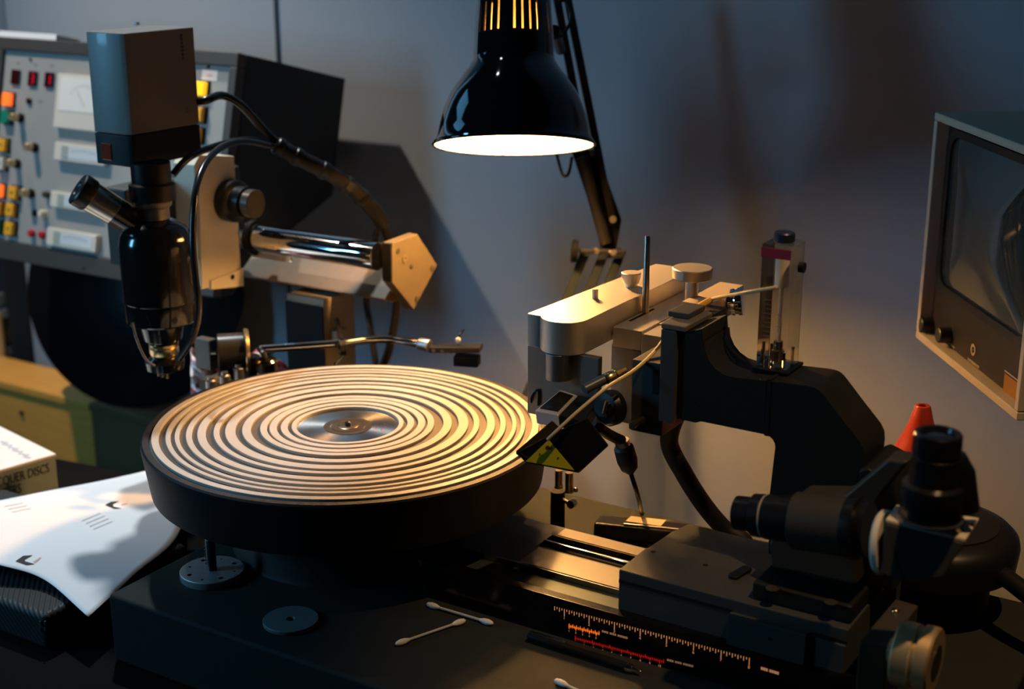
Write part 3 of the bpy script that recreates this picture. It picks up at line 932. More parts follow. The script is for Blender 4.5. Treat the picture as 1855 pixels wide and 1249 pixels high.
# front face of the black box from four pixels in an oblique plane
D1 = 1.115
cB = [dep(957, 838, 1.085), dep(1048, 858, 1.075), dep(1101, 805, 1.095), dep(1062, 752, 1.115), dep(1000, 775, 1.11)]
bm = NB()
bk_ = (FWD * 0.95 + RIGHT * 0.10 - UP * 0.10).normalized() * 0.040
fr = [onP(px, py, dep(1010, 810, 1.085), -(FWD * 0.94 + UP * 0.30 + RIGHT * 0.12).normalized()) for px, py in ((936, 820), (951, 838), (1046, 857), (1101, 806), (1064, 757), (1010, 781))]
prism(bm, fr, bk_ * 0.55)
obj('magnet_case', bm, BLACKM, ct, bevel=0.0010)
b1 = [dep(934, 818, 1.090), dep(1000, 762, 1.098), dep(1031, 790, 1.098), dep(962, 838, 1.090)]
bm = NB(); prism(bm, b1, -UP * 0.003 + FWD * 0.014)
obj('case_wing', bm, BLACKM, ct, bevel=0.0008)
nrm = -(fr[2] - fr[1]).cross(fr[3] - fr[1]).normalized()
if nrm.dot(CAM - fr[0]) < 0: nrm = -nrm
P_f = fr[1] + nrm * 0.0012
t3 = [onP(px, py, P_f, nrm) for px, py in ((994, 797), (953, 836), (1040, 852))]
bm = NB(); prism(bm, t3, nrm * 0.0004)
wt = obj('warning_triangle', bm, mat('warning_yellow', (0.70, 0.64, 0.02), 0.5), ct, label='yellow triangular warning sticker')
b = NB()
for px, py, r_ in ((992, 811, 0.0016), (978, 823, 0.0007), (1011, 830, 0.0007)):
    c_ = onP(px, py, P_f + nrm * 0.0006, nrm)
    uu, ww, _ = frame(nrm)
    prism(b, circle_pts(c_, uu, ww, r_, 10), nrm * 0.0001)
obj('sticker_marks', b, mat('sticker_dark_red', (0.16, 0.02, 0.01), 0.6), wt, kind='stuff')
# silver block on top
tb = [dep(969, 744, 1.118), dep(1011, 752, 1.112), dep(1046, 716, 1.150), dep(1015, 706, 1.157)]
dn = [dep(972, 768, 1.118), dep(1010, 776, 1.112)]
dvec = (dn[0] - tb[0])
bm = NB(); prism(bm, tb, dvec)
obj('transducer_block', bm, mat('block_silver', (0.68, 0.70, 0.74), 0.32, 0.5), ct, bevel=0.0008)
nn = (tb[1] - tb[0]).cross(tb[3] - tb[0]).normalized()
if nn.dot(-dvec) < 0: nn = -nn
ctr = sum(tb, V()) / 4
ins = [ctr + (p_ - ctr) * 0.78 + nn * 0.0003 for p_ in tb]
bm = NB(); prism(bm, ins, nn * 0.0006)
obj('inset_cover', bm, BLACK, ct)
tb2 = [dep(1012.5, 752, 1.111), dep(1058, 764, 1.104), dep(1085, 722, 1.14), dep(1047.5, 716, 1.149)]
bm = NB(); prism(bm, tb2, dvec * 0.95)
obj('second_block', bm, BLACK, ct, bevel=0.0008)

# brass pins and black socket below the cutter: parking post on the plinth
ps = thing('parking_post', 'slim black post with brass fittings beside the platter', 'post', (0.1511, 0.1174, PT))
zt = onY(1012, 890, 0.1174).z
obj('post_body', cyl(NB(), (0.1511, 0.1174, PT + 0.0004), (0.1511, 0.1174, zt), 0.0068, 20), BLACKM, ps)
for px, pyt, pyb, r_ in ((1012, 852, 884, 0.0035), (1031, 856, 892, 0.0038)):
    pt_, pb_ = onY(px, pyt, 0.112), onY(px, pyb, 0.112)
    bm = NB(); lathe(bm, pb_, Z_, [(0, r_ * 1.15), (0.0025, r_ * 1.15), (0.0028, r_), (pt_.z - pb_.z, r_)], 18)
    obj('brass_pin', bm, mat('dull_brass2', (0.42, 0.33, 0.18), 0.3, 1.0), ps)
q = onY(1043, 888, 0.112)
obj('ball_end', sphere(NB(), q, 0.0024), BRASS, ps)
q = onY(1036, 913, 0.112)
bm = NB(); cyl(bm, q - Y_ * 0.003, q + Y_ * 0.003, 0.0040, 20); obj('brass_button', bm, BRASS, ps)
bm = NB(); tube(bm, [(0.1511, 0.1174, zt - 0.006), q + V((-0.003, 0, 0))], 0.0022, 8); obj('side_stem', bm, BLACK, ps)

# ---------------- flow meter on the arm
fm = thing('flow_meter', 'clear acrylic flow meter standing upright on the lathe arm', 'flow meter', (0.390, 0.035, 0.285))
M0 = V((0.3906, 0.0290, 0.2868)); ang = math.radians(0)
fx, fy = V((1, 0, 0)), V((0, 1, 0))
hx, hy = 0.0118, 0.0128
MZ1 = onY(1432, 447, 0.018).z
mc = V((M0.x, 0.0305, 0))
ACR = bpy.data.materials.new('clear_acrylic'); ACR.use_nodes = True
nt = ACR.node_tree; nt.nodes.clear()
o_ = nt.nodes.new('ShaderNodeOutputMaterial'); tr = nt.nodes.new('ShaderNodeBsdfTransparent'); gl = nt.nodes.new('ShaderNodeBsdfGlossy'); fr_n = nt.nodes.new('ShaderNodeFresnel'); mx = nt.nodes.new('ShaderNodeMixShader')
tr.inputs[0].default_value = (0.90, 0.87, 0.80, 1); gl.inputs['Roughness'].default_value = 0.06; fr_n.inputs[0].default_value = 1.6
nt.links.new(fr_n.outputs[0], mx.inputs[0]); nt.links.new(tr.outputs[0], mx.inputs[1]); nt.links.new(gl.outputs[0], mx.inputs[2]); nt.links.new(mx.outputs[0], o_.inputs[0])
obj('acrylic_body', box(NB(), mc.x - hx, mc.x + hx, mc.y - hy, mc.y + hy, 0.2872, MZ1), ACR, fm, bevel=0.0006, label='clear square acrylic body')
obj('base_clip', box(NB(), mc.x - hx - 0.002, mc.x + hx + 0.003, mc.y - hy - 0.003, mc.y + hy + 0.004, 0.2848, 0.2869), BLACK, fm, bevel=0.0005)
zb0, zb1 = onY(1415, 470, mc.y - hy).z, onY(1415, 452, mc.y - hy).z
obj('red_band', box(NB(), mc.x - hx - 0.0002, mc.x + hx * 0.92, mc.y - hy - 0.0007, mc.y - hy - 0.0002, zb0, zb1), mat('band_crimson', (0.26, 0.015, 0.04), 0.5), fm, label='crimson band across the top')
bm = NB(); lathe(bm, (mc.x, mc.y, MZ1 + 0.0002), Z_, [(0, 0.0072), (0.0008, 0.0078), (0.0062, 0.0078), (0.0072, 0.0070)], 28)
obj('top_cap', bm, mat('cap_navy', (0.015, 0.025, 0.045), 0.35), fm)
bm = NB(); cyl(bm, (mc.x, mc.y, MZ1 - 0.034), (mc.x, mc.y, MZ1 - 0.010), 0.0052, 20); obj('inner_fitting', bm, WHITEP, fm)
bm = NB(); cyl(bm, (mc.x, mc.y, 0.306), (mc.x, mc.y, MZ1 - 0.0345), 0.0016, 12); obj('float_tube', bm, mat('tube_white', (0.8, 0.72, 0.6), 0.3), fm)
bm = NB(); lathe(bm, (mc.x, mc.y, 0.2885), Z_, [(0, 0.0050), (0.010, 0.0050), (0.0105, 0.0036), (0.017, 0.0036)], 18); obj('lower_fitting', bm, mat('fitting_brass_clear', (0.75, 0.62, 0.42), 0.15, 0.9), fm)
for sx_, sy_ in ((-1, -1), (1, -1), (1, 1), (-1, 1)):
    bm = NB(); cyl(bm, (mc.x + sx_ * 0.0085, mc.y + sy_ * 0.0092, 0.2880), (mc.x + sx_ * 0.0085, mc.y + sy_ * 0.0092, 0.300), 0.0013, 10)
    obj('fixing_screw', bm, CHROME, fm)
b = NB()
for k in range(9):
    z_ = lerp(0.312, MZ1 - 0.042, k / 8)
    obox(b, (mc.x - 0.0045, mc.y - hy - 0.0004, z_), X_ * 0.0032, Y_ * 0.0001, Z_ * 0.0003)
obj('scale_lines', b, mat('scale_print_brown', (0.12, 0.09, 0.06), 0.6), fm, kind='stuff')
b = NB()
for k in range(4):
    z_ = lerp(0.318, MZ1 - 0.052, k / 3)
    join_bm(b, text_bm(str(k + 1), 0.0050, (mc.x + 0.004, mc.y - hy - 0.0004, z_ - 0.0018), X_, Z_, 'CENTER'))
obj('scale_numerals', b, mat('scale_print_red', (0.35, 0.08, 0.06), 0.6), fm, kind='stuff')
q = V((mc.x + hx + 0.0004, mc.y + 0.002, MZ1 - 0.018))
obj('side_valve', cyl(NB(), q, q + X_ * 0.004, 0.0040, 18), BLACK, fm)

# thin suction hose from the flow meter to the cutter
pts = [V((mc.x + 0.001, mc.y - hy - 0.002, MZ1 - 0.031)), onY(1400, 522, 0.012), onY(1340, 532, 0.03), dep(1290, 542, 1.185), dep(1252, 564, 1.17), dep(1218, 590, 1.15),
       dep(1190, 632, 1.12), dep(1150, 670, 1.095), dep(1100, 702, 1.08), dep(1050, 743, 1.072), dep(1012, 778, 1.072), dep(992, 797, 1.076)]
hs = obj('suction_hose', tube(NB(), pts, 0.0014, 10, 8), mat('hose_straw', (0.62, 0.47, 0.22), 0.4), loc=pts[5])
tag(hs, 'thin straw coloured hose curving from the flow meter down to the cutter', 'hose')
bm = NB(); tube(bm, [pts[4] + (pts[3] - pts[4]) * t for t in (0.9, 0.4)] + [pts[4] + (pts[5] - pts[4]) * 0.15], 0.0030, 10)
obj('hose_sleeve', bm, mat('sleeve_amber', (0.70, 0.42, 0.10), 0.4), hs)
p_a, p_b = pts[5], pts[5].lerp(pts[6], 0.35)
bm = NB(); d = p_b - p_a; lathe(bm, p_a - d * 0.1, d, [(0, 0.0034), (d.length * 0.8, 0.0022), (d.length, 0.0018)], 14)
obj('hose_nozzle', bm, mat('nozzle_ivory', (0.75, 0.62, 0.40), 0.4), hs)

# ================================================================== measuring microscope on the carriage (right)
mm = thing('measuring_microscope', 'black twin eyepiece microscope with cream prism housing, on the carriage', 'microscope', (0.45, -0.04, 0.18))
EY = -0.086
eA, eB = onY(1332, 929, EY), onY(1560, 958, EY)
ed = (eB - eA).normalized()
Lx = lambda px: (onY(px, 929 + (px - 1332) * 0.127, EY) - eA).length
bm = NB()
lathe(bm, eA, ed, [(0, 0.0085), (0.0012, 0.0120), (Lx(1364), 0.0122), (Lx(1366), 0.0148), (Lx(1383), 0.0152), (Lx(1385), 0.0146), (Lx(1389), 0.0146), (Lx(1391), 0.0156), (Lx(1440), 0.0160)], 48)
obj('eyepiece', bm, BLACK, mm)
bm = NB(); annulus(bm, eA + ed * Lx(1385.5), ed, 0.0140, 0.0151, 0.0012, 48)
obj('index_ring', bm, mat('ring_tan', (0.45, 0.38, 0.28), 0.4, 0.3), mm)
bm = NB(); lathe(bm, eA + ed * (Lx(1440) + 0.0002), ed, [(0, 0.0186), (0.001, 0.0196), (Lx(1535) - Lx(1440), 0.0200)], 48)
obj('tube_body', bm, mat('olive_brown_casting', (0.036, 0.030, 0.020), 0.5, bump=0.15, scale=600), mm)
bm = NB(); lathe(bm, eA + ed * (Lx(1535) + 0.0004), ed, [(0, 0.0205), (0.006, 0.0215), (0.008, 0.0215), (0.0082, 0.0185), (0.0150, 0.0185)], 48)
obj('coupling_ring', bm, BLACK, mm)
mcp = [onY(px, py, -0.046) for px, py in ((1441, 904), (1450, 896), (1530, 898), (1608, 832), (1646, 837), (1600, 893), (1566, 945), (1556, 1000), (1552, 1062), (1398, 1030), (1392, 985))]
bm = NB(); prism(bm, mcp, (0, 0.022, 0))
obj('mount_casting', bm, mat('olive_brown_casting', (0, 0, 0)), mm, bevel=0.0025, segs=3)
# cream prism housing: quadrilateral block seen from its corner
PD = 0.895
A0 = dep(1603, 950, PD)
top4 = [dep(1603, 948, PD), dep(1748, 984, PD - 0.008), dep(1772, 946, PD + 0.030), dep(1622, 922, PD + 0.036)]
dn_ = -Z_ * 0.039
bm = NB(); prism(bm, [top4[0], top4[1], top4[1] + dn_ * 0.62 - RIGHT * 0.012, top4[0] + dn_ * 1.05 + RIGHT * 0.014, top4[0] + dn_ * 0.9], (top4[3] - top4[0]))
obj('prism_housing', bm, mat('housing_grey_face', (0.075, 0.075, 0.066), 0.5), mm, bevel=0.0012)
nt_ = (top4[1] - top4[0]).cross(top4[3] - top4[0]).normalized()
if nt_.z < 0: nt_ = -nt_
bm = NB(); prism(bm, [p_ + nt_ * 0.0003 for p_ in top4], nt_ * 0.0025)
obj('housing_top', bm, CREAM, mm, bevel=0.0006, label='cream top plate')
c_ = (top4[0] + top4[3]) / 2 - RIGHT * 0.0006 - Z_ * 0.019
bm = NB(); lathe(bm, c_, -ed, [(0.0004, 0.0210), (0.004, 0.0210), (0.0055, 0.0195)], 40)
obj('housing_flange', bm, CREAM, mm, label='round cream flange')
# vertical eyepiece
vb = onZ(1686, 935, top4[0].z + 0.0035)
va = Z_
sc_ = 1.03 / FPX
bm = NB()
lathe(bm, vb, va, [(0.00000, 0.01845), (0.00176, 0.01935), (0.01760, 0.01980), (0.02156, 0.01935), (0.02332, 0.01575), (0.02640, 0.01548), (0.04048, 0.01530), (0.04092, 0.01458), (0.04268, 0.01458), (0.04312, 0.01512), (0.05500, 0.01485), (0.05614, 0.01395), (0.05614, 0.01125), (0.05280, 0.00990)], 56, True, True)
obj('upright_eyepiece', bm, mat('eyepiece_black', (0.008, 0.008, 0.009), 0.25), mm)
bm = NB(); lathe(bm, vb + va * 0.0530, va, [(0, 0.0097), (0.0012, 0.0076), (0.0018, 0.0040), (0.0019, 0.0008)], 40)
obj('eye_lens', bm, mat('lens_dark', (0.01, 0.012, 0.015), 0.03, coat=1.0), mm)
bm = NB(); lathe(bm, vb - va * 0.0004, va, [(-0.0015, 0.0196), (0.0, 0.0202), (0.0003, 0.0202)], 48)
obj('focus_ring', bm, mat('ring_blue_grey', (0.10, 0.14, 0.17), 0.3, 0.5), mm)
bm = NB(); lathe(bm, vb + V((0.018, 0.012, 0.004)), va + RIGHT * -0.25, [(0, 0.009), (0.026, 0.010), (0.038, 0.006)], 24)
obj('side_lever', bm, BLACK, mm)
q = (top4[1] + top4[2]) / 2 + nt_ * 0.003 - RIGHT * 0.010
for k, (dx, hh_) in enumerate(((0.0, 0.004), (0.008, 0.006))):
    bm = NB(); lathe(bm, q + (top4[2] - top4[1]).normalized() * (dx - 0.008), nt_, [(0, 0.0042), (hh_, 0.0042), (hh_ + 0.0006, 0.0034)], 18)
    obj('clamp_screw', bm, mat('nickel', (0.55, 0.50, 0.42), 0.25, 1.0), mm)
obox(bm := NB(), q + (top4[2] - top4[1]).normalized() * 0.006 + RIGHT * 0.004 + nt_ * 0.001, RIGHT * 0.006, (top4[2] - top4[1]).normalized() * 0.004, nt_ * 0.0015)
obj('clamp_plate', bm, mat('nickel', (0, 0, 0)), mm)

# black motor drum behind it
dr = thing('motor_drum', 'big round black motor drum behind the upright eyepiece', 'motor', (0.492, 0.146, PT))
DC = V((0.492, 0.146, PT + 0.0005))
bm = NB(); lathe(bm, DC, Z_, [(0, 0.0455), (0.040, 0.0455), (0.0405, 0.0635), (0.060, 0.0655), (0.0665, 0.0640), (0.0720, 0.0585), (0.0745, 0.049)], 96)
obj('drum', bm, mat('drum_black', (0.010, 0.010, 0.010), 0.4), dr)
bm = NB(); lathe(bm, DC + Z_ * 0.0746, Z_, [(0, 0.048), (0.0015, 0.048), (0.0022, 0.045)], 80)
obj('drum_lid', bm, mat('drum_lid', (0.014, 0.015, 0.014), 0.5), dr)
bm = NB(); tube(bm, [DC + V((0.055, -0.020, 0.052)), DC + V((0.085, -0.040, 0.047)), DC + V((0.16, -0.075, 0.02)), DC + V((0.22, -0.09, -0.055))], 0.0075, 14)
obj('drum_cable', bm, RUBBER, dr)

# red nozzle
rc = onY(1672, 735, 0.253)
rn = thing('red_funnel', 'red plastic funnel standing upside down behind the lathe arm', 'funnel', (rc.x, 0.253, 0))
hgt = rc.z
pr_ = [(0.0003, 0.050), (0.012, 0.050), (0.030, 0.047), (hgt - 0.075, 0.041), (hgt - 0.058, 0.0315), (hgt - 0.045, 0.0240), (hgt - 0.030, 0.0165), (hgt - 0.015, 0.0105), (hgt - 0.001, 0.0070), (hgt, 0.0062), (hgt, 0.0040), (hgt - 0.012, 0.0040)]
bm = NB(); lathe(bm, (rc.x, 0.253, 0), Z_, pr_, 48)
obj('funnel_cone', bm, mat('red_plastic', (0.42, 0.035, 0.015), 0.38), rn)
bm = NB(); annulus(bm, (rc.x, 0.253, 0.0002), Z_, 0.0502, 0.0555, 0.006, 48, 0.001)
obj('funnel_rim', bm, mat('red_plastic', (0, 0, 0)), rn)

# ================================================================== monitor on the wall
TB = V((0.3892, 0.4055, 0.2123)); tyaw = -0.9373; TW, TH, TD = 0.2403, 0.2213, 0.20
tw = V((math.cos(tyaw), math.sin(tyaw), 0)); tn_ = V((math.sin(tyaw), -math.cos(tyaw), 0))   # tn_ = out of the screen
ta = Z_.copy()
tm = thing('video_monitor', 'small grey video monitor turned sideways on the right wall', 'monitor', TB + tw * TW / 2 - tn_ * 0.1)


def tpt(u, v, d=0.0): return TB + tw * u + ta * v + tn_ * d


def tbox(nm, u0, u1, v0, v1, d0, d1, m, par=tm, **k):
    b = NB(); prism(b, [tpt(u0, v0, d0), tpt(u1, v0, d0), tpt(u1, v1, d0), tpt(u0, v1, d0)], tn_ * (d1 - d0))
    return obj(nm, b, m, par, **k)


CAB = mat('monitor_cabinet', (0.56, 0.49, 0.37), 0.5, bump=0.05, scale=400)
FR = 0.0075
tbox('cabinet_panel', 0, TW, TH - FR, TH, -TD, 0, CAB, bevel=0.0012)
tbox('cabinet_panel', 0, TW, 0, FR, -TD, 0, CAB, bevel=0.0012)
tbox('cabinet_panel', 0, FR, FR + 0.0002, TH - FR - 0.0002, -TD, 0, CAB, bevel=0.0012)
tbox('cabinet_panel', TW - FR, TW, FR + 0.0002, TH - FR - 0.0002, -TD, 0, CAB, bevel=0.0012)
tbox('back_panel', FR + 0.0002, TW - FR - 0.0002, FR + 0.0002, TH - FR - 0.0002, -TD, -TD + 0.004, BLACK)
tbox('front_panel', FR + 0.0003, TW - FR - 0.0003, FR + 0.0003, TH - FR - 0.0003, -0.022, -0.012, mat('monitor_front', (0.020, 0.019, 0.016), 0.45), bevel=0.0006)


def rrect(u0, u1, v0, v1, r, d, n=8):
    pts = []
    for cu, cv, a0 in ((u1 - r, v1 - r, 0), (u0 + r, v1 - r, PI / 2), (u0 + r, v0 + r, PI), (u1 - r, v0 + r, 1.5 * PI)):
        for i in range(n):
            an = a0 + PI / 2 * i / (n - 1)
            pts.append(tpt(cu + r * math.cos(an), cv + r * math.sin(an), d))
    return pts


su0, su1, sv0, sv1 = 0.014, TW - 0.013, 0.054, TH - 0.0105
bm = NB()
ra = [bm.verts.new(p_) for p_ in rrect(su0, su1, sv0, sv1, 0.022, -0.0118)]
rb = [bm.verts.new(p_) for p_ in rrect(su0 + 0.001, su1 - 0.001, sv0 + 0.001, sv1 - 0.001, 0.021, -0.0085)]
rc_ = [bm.verts.new(p_) for p_ in rrect(su0 + 0.008, su1 - 0.008, sv0 + 0.008, sv1 - 0.008, 0.017, -0.0095)]
rd = [bm.verts.new(p_) for p_ in rrect(su0 + 0.009, su1 - 0.009, sv0 + 0.009, sv1 - 0.009, 0.016, -0.0118)]
for p_, q_ in ((ra, rb), (rb, rc_), (rc_, rd)): quadstrip(bm, p_, q_)
obj('screen_surround', bm, mat('surround_black', (0.010, 0.010, 0.010), 0.35), tm)
bm = NB()
cu, cv = (su0 + su1) / 2, (sv0 + sv1) / 2
prev = None
rings_ = []
for k in range(7):
    t = k / 6
    pts = rrect(su0 + 0.0092, su1 - 0.0092, sv0 + 0.0092, sv1 - 0.0092, 0.016, 0, 8)
    ctr = tpt(cu, cv, 0)
    rings_.append([bm.verts.new(ctr + (p_ - ctr) * (1 - t * 0.97) + tn_ * (-0.0118 + 0.0085 * (1 - (1 - t) ** 2))) for p_ in pts])
for p_, q_ in zip(rings_, rings_[1:]): quadstrip(bm, p_, q_)
bm.faces.new(rings_[-1])
obj('picture_tube', bm, mat('crt_glass_green_grey', (0.045, 0.055, 0.045), 0.06, coat=0.6), tm, label='dark curved glass screen')
for i, (px, py, r_) in enumerate(((1679, 586, 0.0070), (1711, 605, 0.0078))):
    q = onP(px + 9, py + 2, tpt(0, 0, -0.0118), tn_)
    bm = NB(); lathe(bm, q, tn_, [(0, r_), (0.011, r_ * 0.95), (0.0118, r_ * 0.8)], 28)
    obj('knob', bm, mat('monitor_knob', (0.025, 0.023, 0.018), 0.4), tm, label='black control knob')
for px, py in ((1687, 601), (1726, 628), (1685, 567)):
    q = onP(px, py, tpt(0, 0, -0.0117), tn_)
    bm = NB()
    for k in range(3): obox(bm, q + tw * (0.003 * (k - 1)), tw * 0.0011, ta * 0.0011, tn_ * 0.0002)
    obj('small_print', bm, mat('print_light', (0.45, 0.40, 0.32), 0.6), tm, kind='stuff')
q = onP(1763, 634, tpt(0, 0, -0.0117), tn_)
bm = NB(); annulus(bm, q, tn_, 0.0030, 0.0055, 0.0003, 28); obj('ring_emblem', bm, mat('print_light', (0, 0, 0)), tm)
bm = NB(); lathe(bm, q, tn_, [(0, 0.0009), (0.0003, 0.0009)], 10); obj('emblem_dot', bm, mat('print_light', (0, 0, 0)), tm)
bm = NB()
q = onP(1763, 658, tpt(0, 0, -0.0117), tn_)
for k in range(8): obox(bm, q + tw * (0.0034 * (k - 3.5)), tw * 0.0012, ta * 0.0012, tn_ * 0.0002)
obj('small_print', bm, mat('print_light', (0, 0, 0)), tm, kind='stuff')
a_p, b_p = onP(1821, 676, tpt(0, 0, -0.0117), tn_), onP(1843, 722, tpt(0, 0, -0.0117), tn_)
u0_, u1_ = (a_p - TB).dot(tw), (b_p - TB).dot(tw); v1_, v0_ = (a_p - TB).z, (b_p - TB).z - 0.003
tbox('amber_label', u0_, u1_ + 0.003, v0_, v1_, -0.0117, -0.0112, mat('label_amber', (0.34, 0.15, 0.02), 0.45), label='amber label with dark squares')
tbox('label_strip', u0_ - 0.001, u1_ + 0.003, v1_ + 0.0012, v1_ + 0.0026, -0.0117, -0.0113, mat('print_light', (0, 0, 0)))
mbp = tpt(TW * 0.35, TH * 0.5, -TD - 0.0002)
bm = NB(); prism(bm, [mbp + ta * 0.03 - tw * 0.03, mbp + ta * 0.03 + tw * 0.03, mbp - ta * 0.03 + tw * 0.03, mbp - ta * 0.03 - tw * 0.03], -tn_ * 0.004)
obj('mount_plate', bm, BLACK, tm)
bm = NB(); tube(bm, [mbp - tn_ * 0.004, V((mbp.x + 0.01, WY - 0.006, mbp.z - 0.01))], 0.010, 14); obj('mount_arm', bm, BLACK, tm)
obj('wall_plate', box(NB(), mbp.x - 0.03, mbp.x + 0.05, WY - 0.006, WY - 0.0005, mbp.z - 0.05, mbp.z + 0.03), BLACK, tm)

# ================================================================== desk lamp
SD = 1.40
RC = dep(931, 263, SD)
tl = math.radians(16.5)
LA = (Z_ * math.cos(tl) + FH * math.sin(tl)).normalized()      # axis of the shade, from rim to head
k_ = SD / FPX
lp = thing('desk_lamp', 'black jointed desk lamp with a bell shaped shade, lit over the platter', 'lamp', (0.06, 0.36, 0.0))
sp = [(263, 146), (258, 146), (249, 140), (231, 136), (213, 131.5), (195, 126), (177, 119), (163, 111.5), (151, 103), (138, 94), (128, 86), (118, 79), (112, 75.5), (105, 73)]
sp2 = [(105, 73), (66, 71.5)]
prof = [((263 - y) * k_, r * k_) for y, r in sp]
bm = NB(); lathe(bm, RC, LA, prof, 96, False, False)
obj('shade', bm, GLOSS, lp, recalc=True)
prof_in = [(h + (0.0 if i < 1 else -0.0006), r - 0.0016) for i, (h, r) in enumerate(prof)]
bm = NB(); lathe(bm, RC, LA, prof_in, 96, False, False)
obj('shade_lining', bm, mat('lining_white', (0.92, 0.89, 0.82), 0.45, emit=(1.0, 0.90, 0.74), estr=0.0), lp, label='white enamel inside of the shade')
bm = NB(); ru, rw, ra_ = frame(LA)
ringp = circle_pts(RC, ru, rw, 146 * k_, 96)
rr = 0.0013
rings_ = []
for i in range(96):
    an = 2 * PI * i / 96; rad = ru * math.cos(an) + rw * math.sin(an)
    rings_.append([bm.verts.new(RC + rad * (146.5 * k_ + rr * math.cos(b_)) + LA * (rr * math.sin(b_))) for b_ in [2 * PI * j / 8 for j in range(8)]])
for i in range(96): quadstrip(bm, rings_[i], rings_[(i + 1) % 96])
obj('shade_rim', bm, GLOSS, lp)
# neck with open ventilation slots: the faces of the slots are left out
NS = 120
neck = [(106, 73.2), (66, 71.6), (14, 67.5), (-6, 66.5), (-70, 62), (-95, 52), (-104, 30), (-106, 2)]


def slotted(rof, m, nm, close, lab=None):
    bm = NB(); rings = []
    for y, r in neck:
        if not close and y < -10: continue
        rings.append([bm.verts.new(RC + LA * ((263 - y) * k_) + (ru * math.cos(2 * PI * i / NS) + rw * math.sin(2 * PI * i / NS)) * (r * k_ + rof)) for i in range(NS)])
    # angle of a slot measured from the direction facing the camera
    toc = (-FH - LA * (-FH).dot(LA)).normalized()
    for ri in range(len(rings) - 1):
        for i in range(NS):
            mid = 2 * PI * (i + 0.5) / NS
            d = ru * math.cos(mid) + rw * math.sin(mid)
            az = math.degrees(math.atan2(d.dot(RIGHT), d.dot(toc))) - 12.0
            cell = int(round(((az + 360) % 60) / 3 - 0.5))
            if ri == 1 and cell in (0, 1, 4, 5, 8, 9) or (ri == 1 and cell in (16, 17)):
                if cell in (0, 4, 8, 16): continue
            j = (i + 1) % NS
            bm.faces.new((rings[ri][i], rings[ri][j], rings[ri + 1][j], rings[ri + 1][i]))
    bmesh.ops.recalc_face_normals(bm, faces=bm.faces)
    return obj(nm, bm, m, lp, label=lab)


slotted(0.0, GLOSS, 'shade_neck', True, 'black neck with narrow upright ventilation slots')
slotted(-0.0016, mat('neck_lining', (0.85, 0.70, 0.45), 0.5), 'neck_lining', False)
bm = NB(); lathe(bm, RC + LA * ((263 - 105) * k_), LA, [(0, 0.0165), (0.010, 0.019), (0.07, 0.019), (0.0705, 0.0)], 32)
obj('lamp_holder', bm, mat('holder_cream', (0.75, 0.62, 0.42), 0.5), lp)
bc = RC + LA * ((263 - 184) * k_)
bm = NB(); lathe(bm, bc - LA * 0.014, LA, [(0, 0.0002), (0.0008, 0.005), (0.004, 0.0102), (0.009, 0.0134), (0.014, 0.0143), (0.020, 0.0134), (0.027, 0.0105), (0.034, 0.0085)], 28)
obj('light_bulb', bm, emat('bulb_glow', (1.0, 0.50, 0.155), 1300.0), lp, label='glowing bulb')
bm = NB(); lathe(bm, bc + LA * 0.0202, LA, [(0, 0.0095), (0.004, 0.0125), (0.03, 0.0135), (0.045, 0.0135)], 24)
obj('bulb_socket', bm, BLACK, lp)
# arm
hp = RC + LA * (290 * k_) + FH * 0.048
top_l, top_r = dep(1015, 20, 1.535), dep(1030, 60, 1.54)
ELB = dep(1096, 452, 1.60)
a0 = dep(1012, -20, 1.545)
for dx, nm in ((-11, 'upper_arm_bar'), (13, 'upper_arm_bar')):
    p0, p1 = dep(1016 + dx * 0.8, -15, 1.54), dep(1097 + dx, 408, 1.59)
    d = (p1 - p0).normalized(); s_ = d.cross(FWD).normalized()
    b = NB(); prism(b, [p0 - s_ * 0.0042, p0 + s_ * 0.0042, p1 + s_ * 0.0042, p1 - s_ * 0.0042], FWD * 0.008)
    obj(nm, b, BLACKM, lp, bevel=0.001)
p0, p1 = dep(1055, 285, 1.565), dep(1098, 440, 1.59)
b = NB(); tube(b, [p0, p1], 0.0070, 14); obj('spring_cover', b, BLACKM, lp)
b = NB(); prism(b, [dep(1036, 274, 1.585), dep(1082, 274, 1.585), dep(1126, 398, 1.60), dep(1124, 412, 1.60), dep(1114, 466, 1.60), dep(1092, 470, 1.60), dep(1079, 402, 1.60)], FWD * 0.006)
obj('elbow_plate', b, mat('lamp_black', (0.004, 0.004, 0.004), 0.85, spec=0.1), lp, bevel=0.001)
for px, py, r_ in ((1072, 278, 0.004), (1110, 398, 0.004), (1079, 455, 0.0035), (1111, 458, 0.0035)):
    q = dep(px, py, 1.580)
    b = NB(); cyl(b, q, q - FWD * 0.004, r_, 14); obj('pivot_screw', b, mat('nickel2', (0.6, 0.55, 0.48), 0.3, 1.0), lp)
b = NB(); tube(b, [dep(1050, 455, 1.575), dep(1130, 457, 1.585)], 0.003, 10); obj('elbow_shaft', b, mat('nickel2', (0, 0, 0)), lp)
q = dep(1048, 456, 1.575)
b = NB(); lathe(b, q, -RIGHT + UP * 0.1, [(0, 0.006), (0.001, 0.012), (0.007, 0.0135), (0.0085, 0.011)], 24); obj('tension_knob', b, BLACK, lp)
foot = onZ(990, 905, 0.0); foot.y = 0.262; foot.x = onZ(990, 905, 0.0).x - 0.02
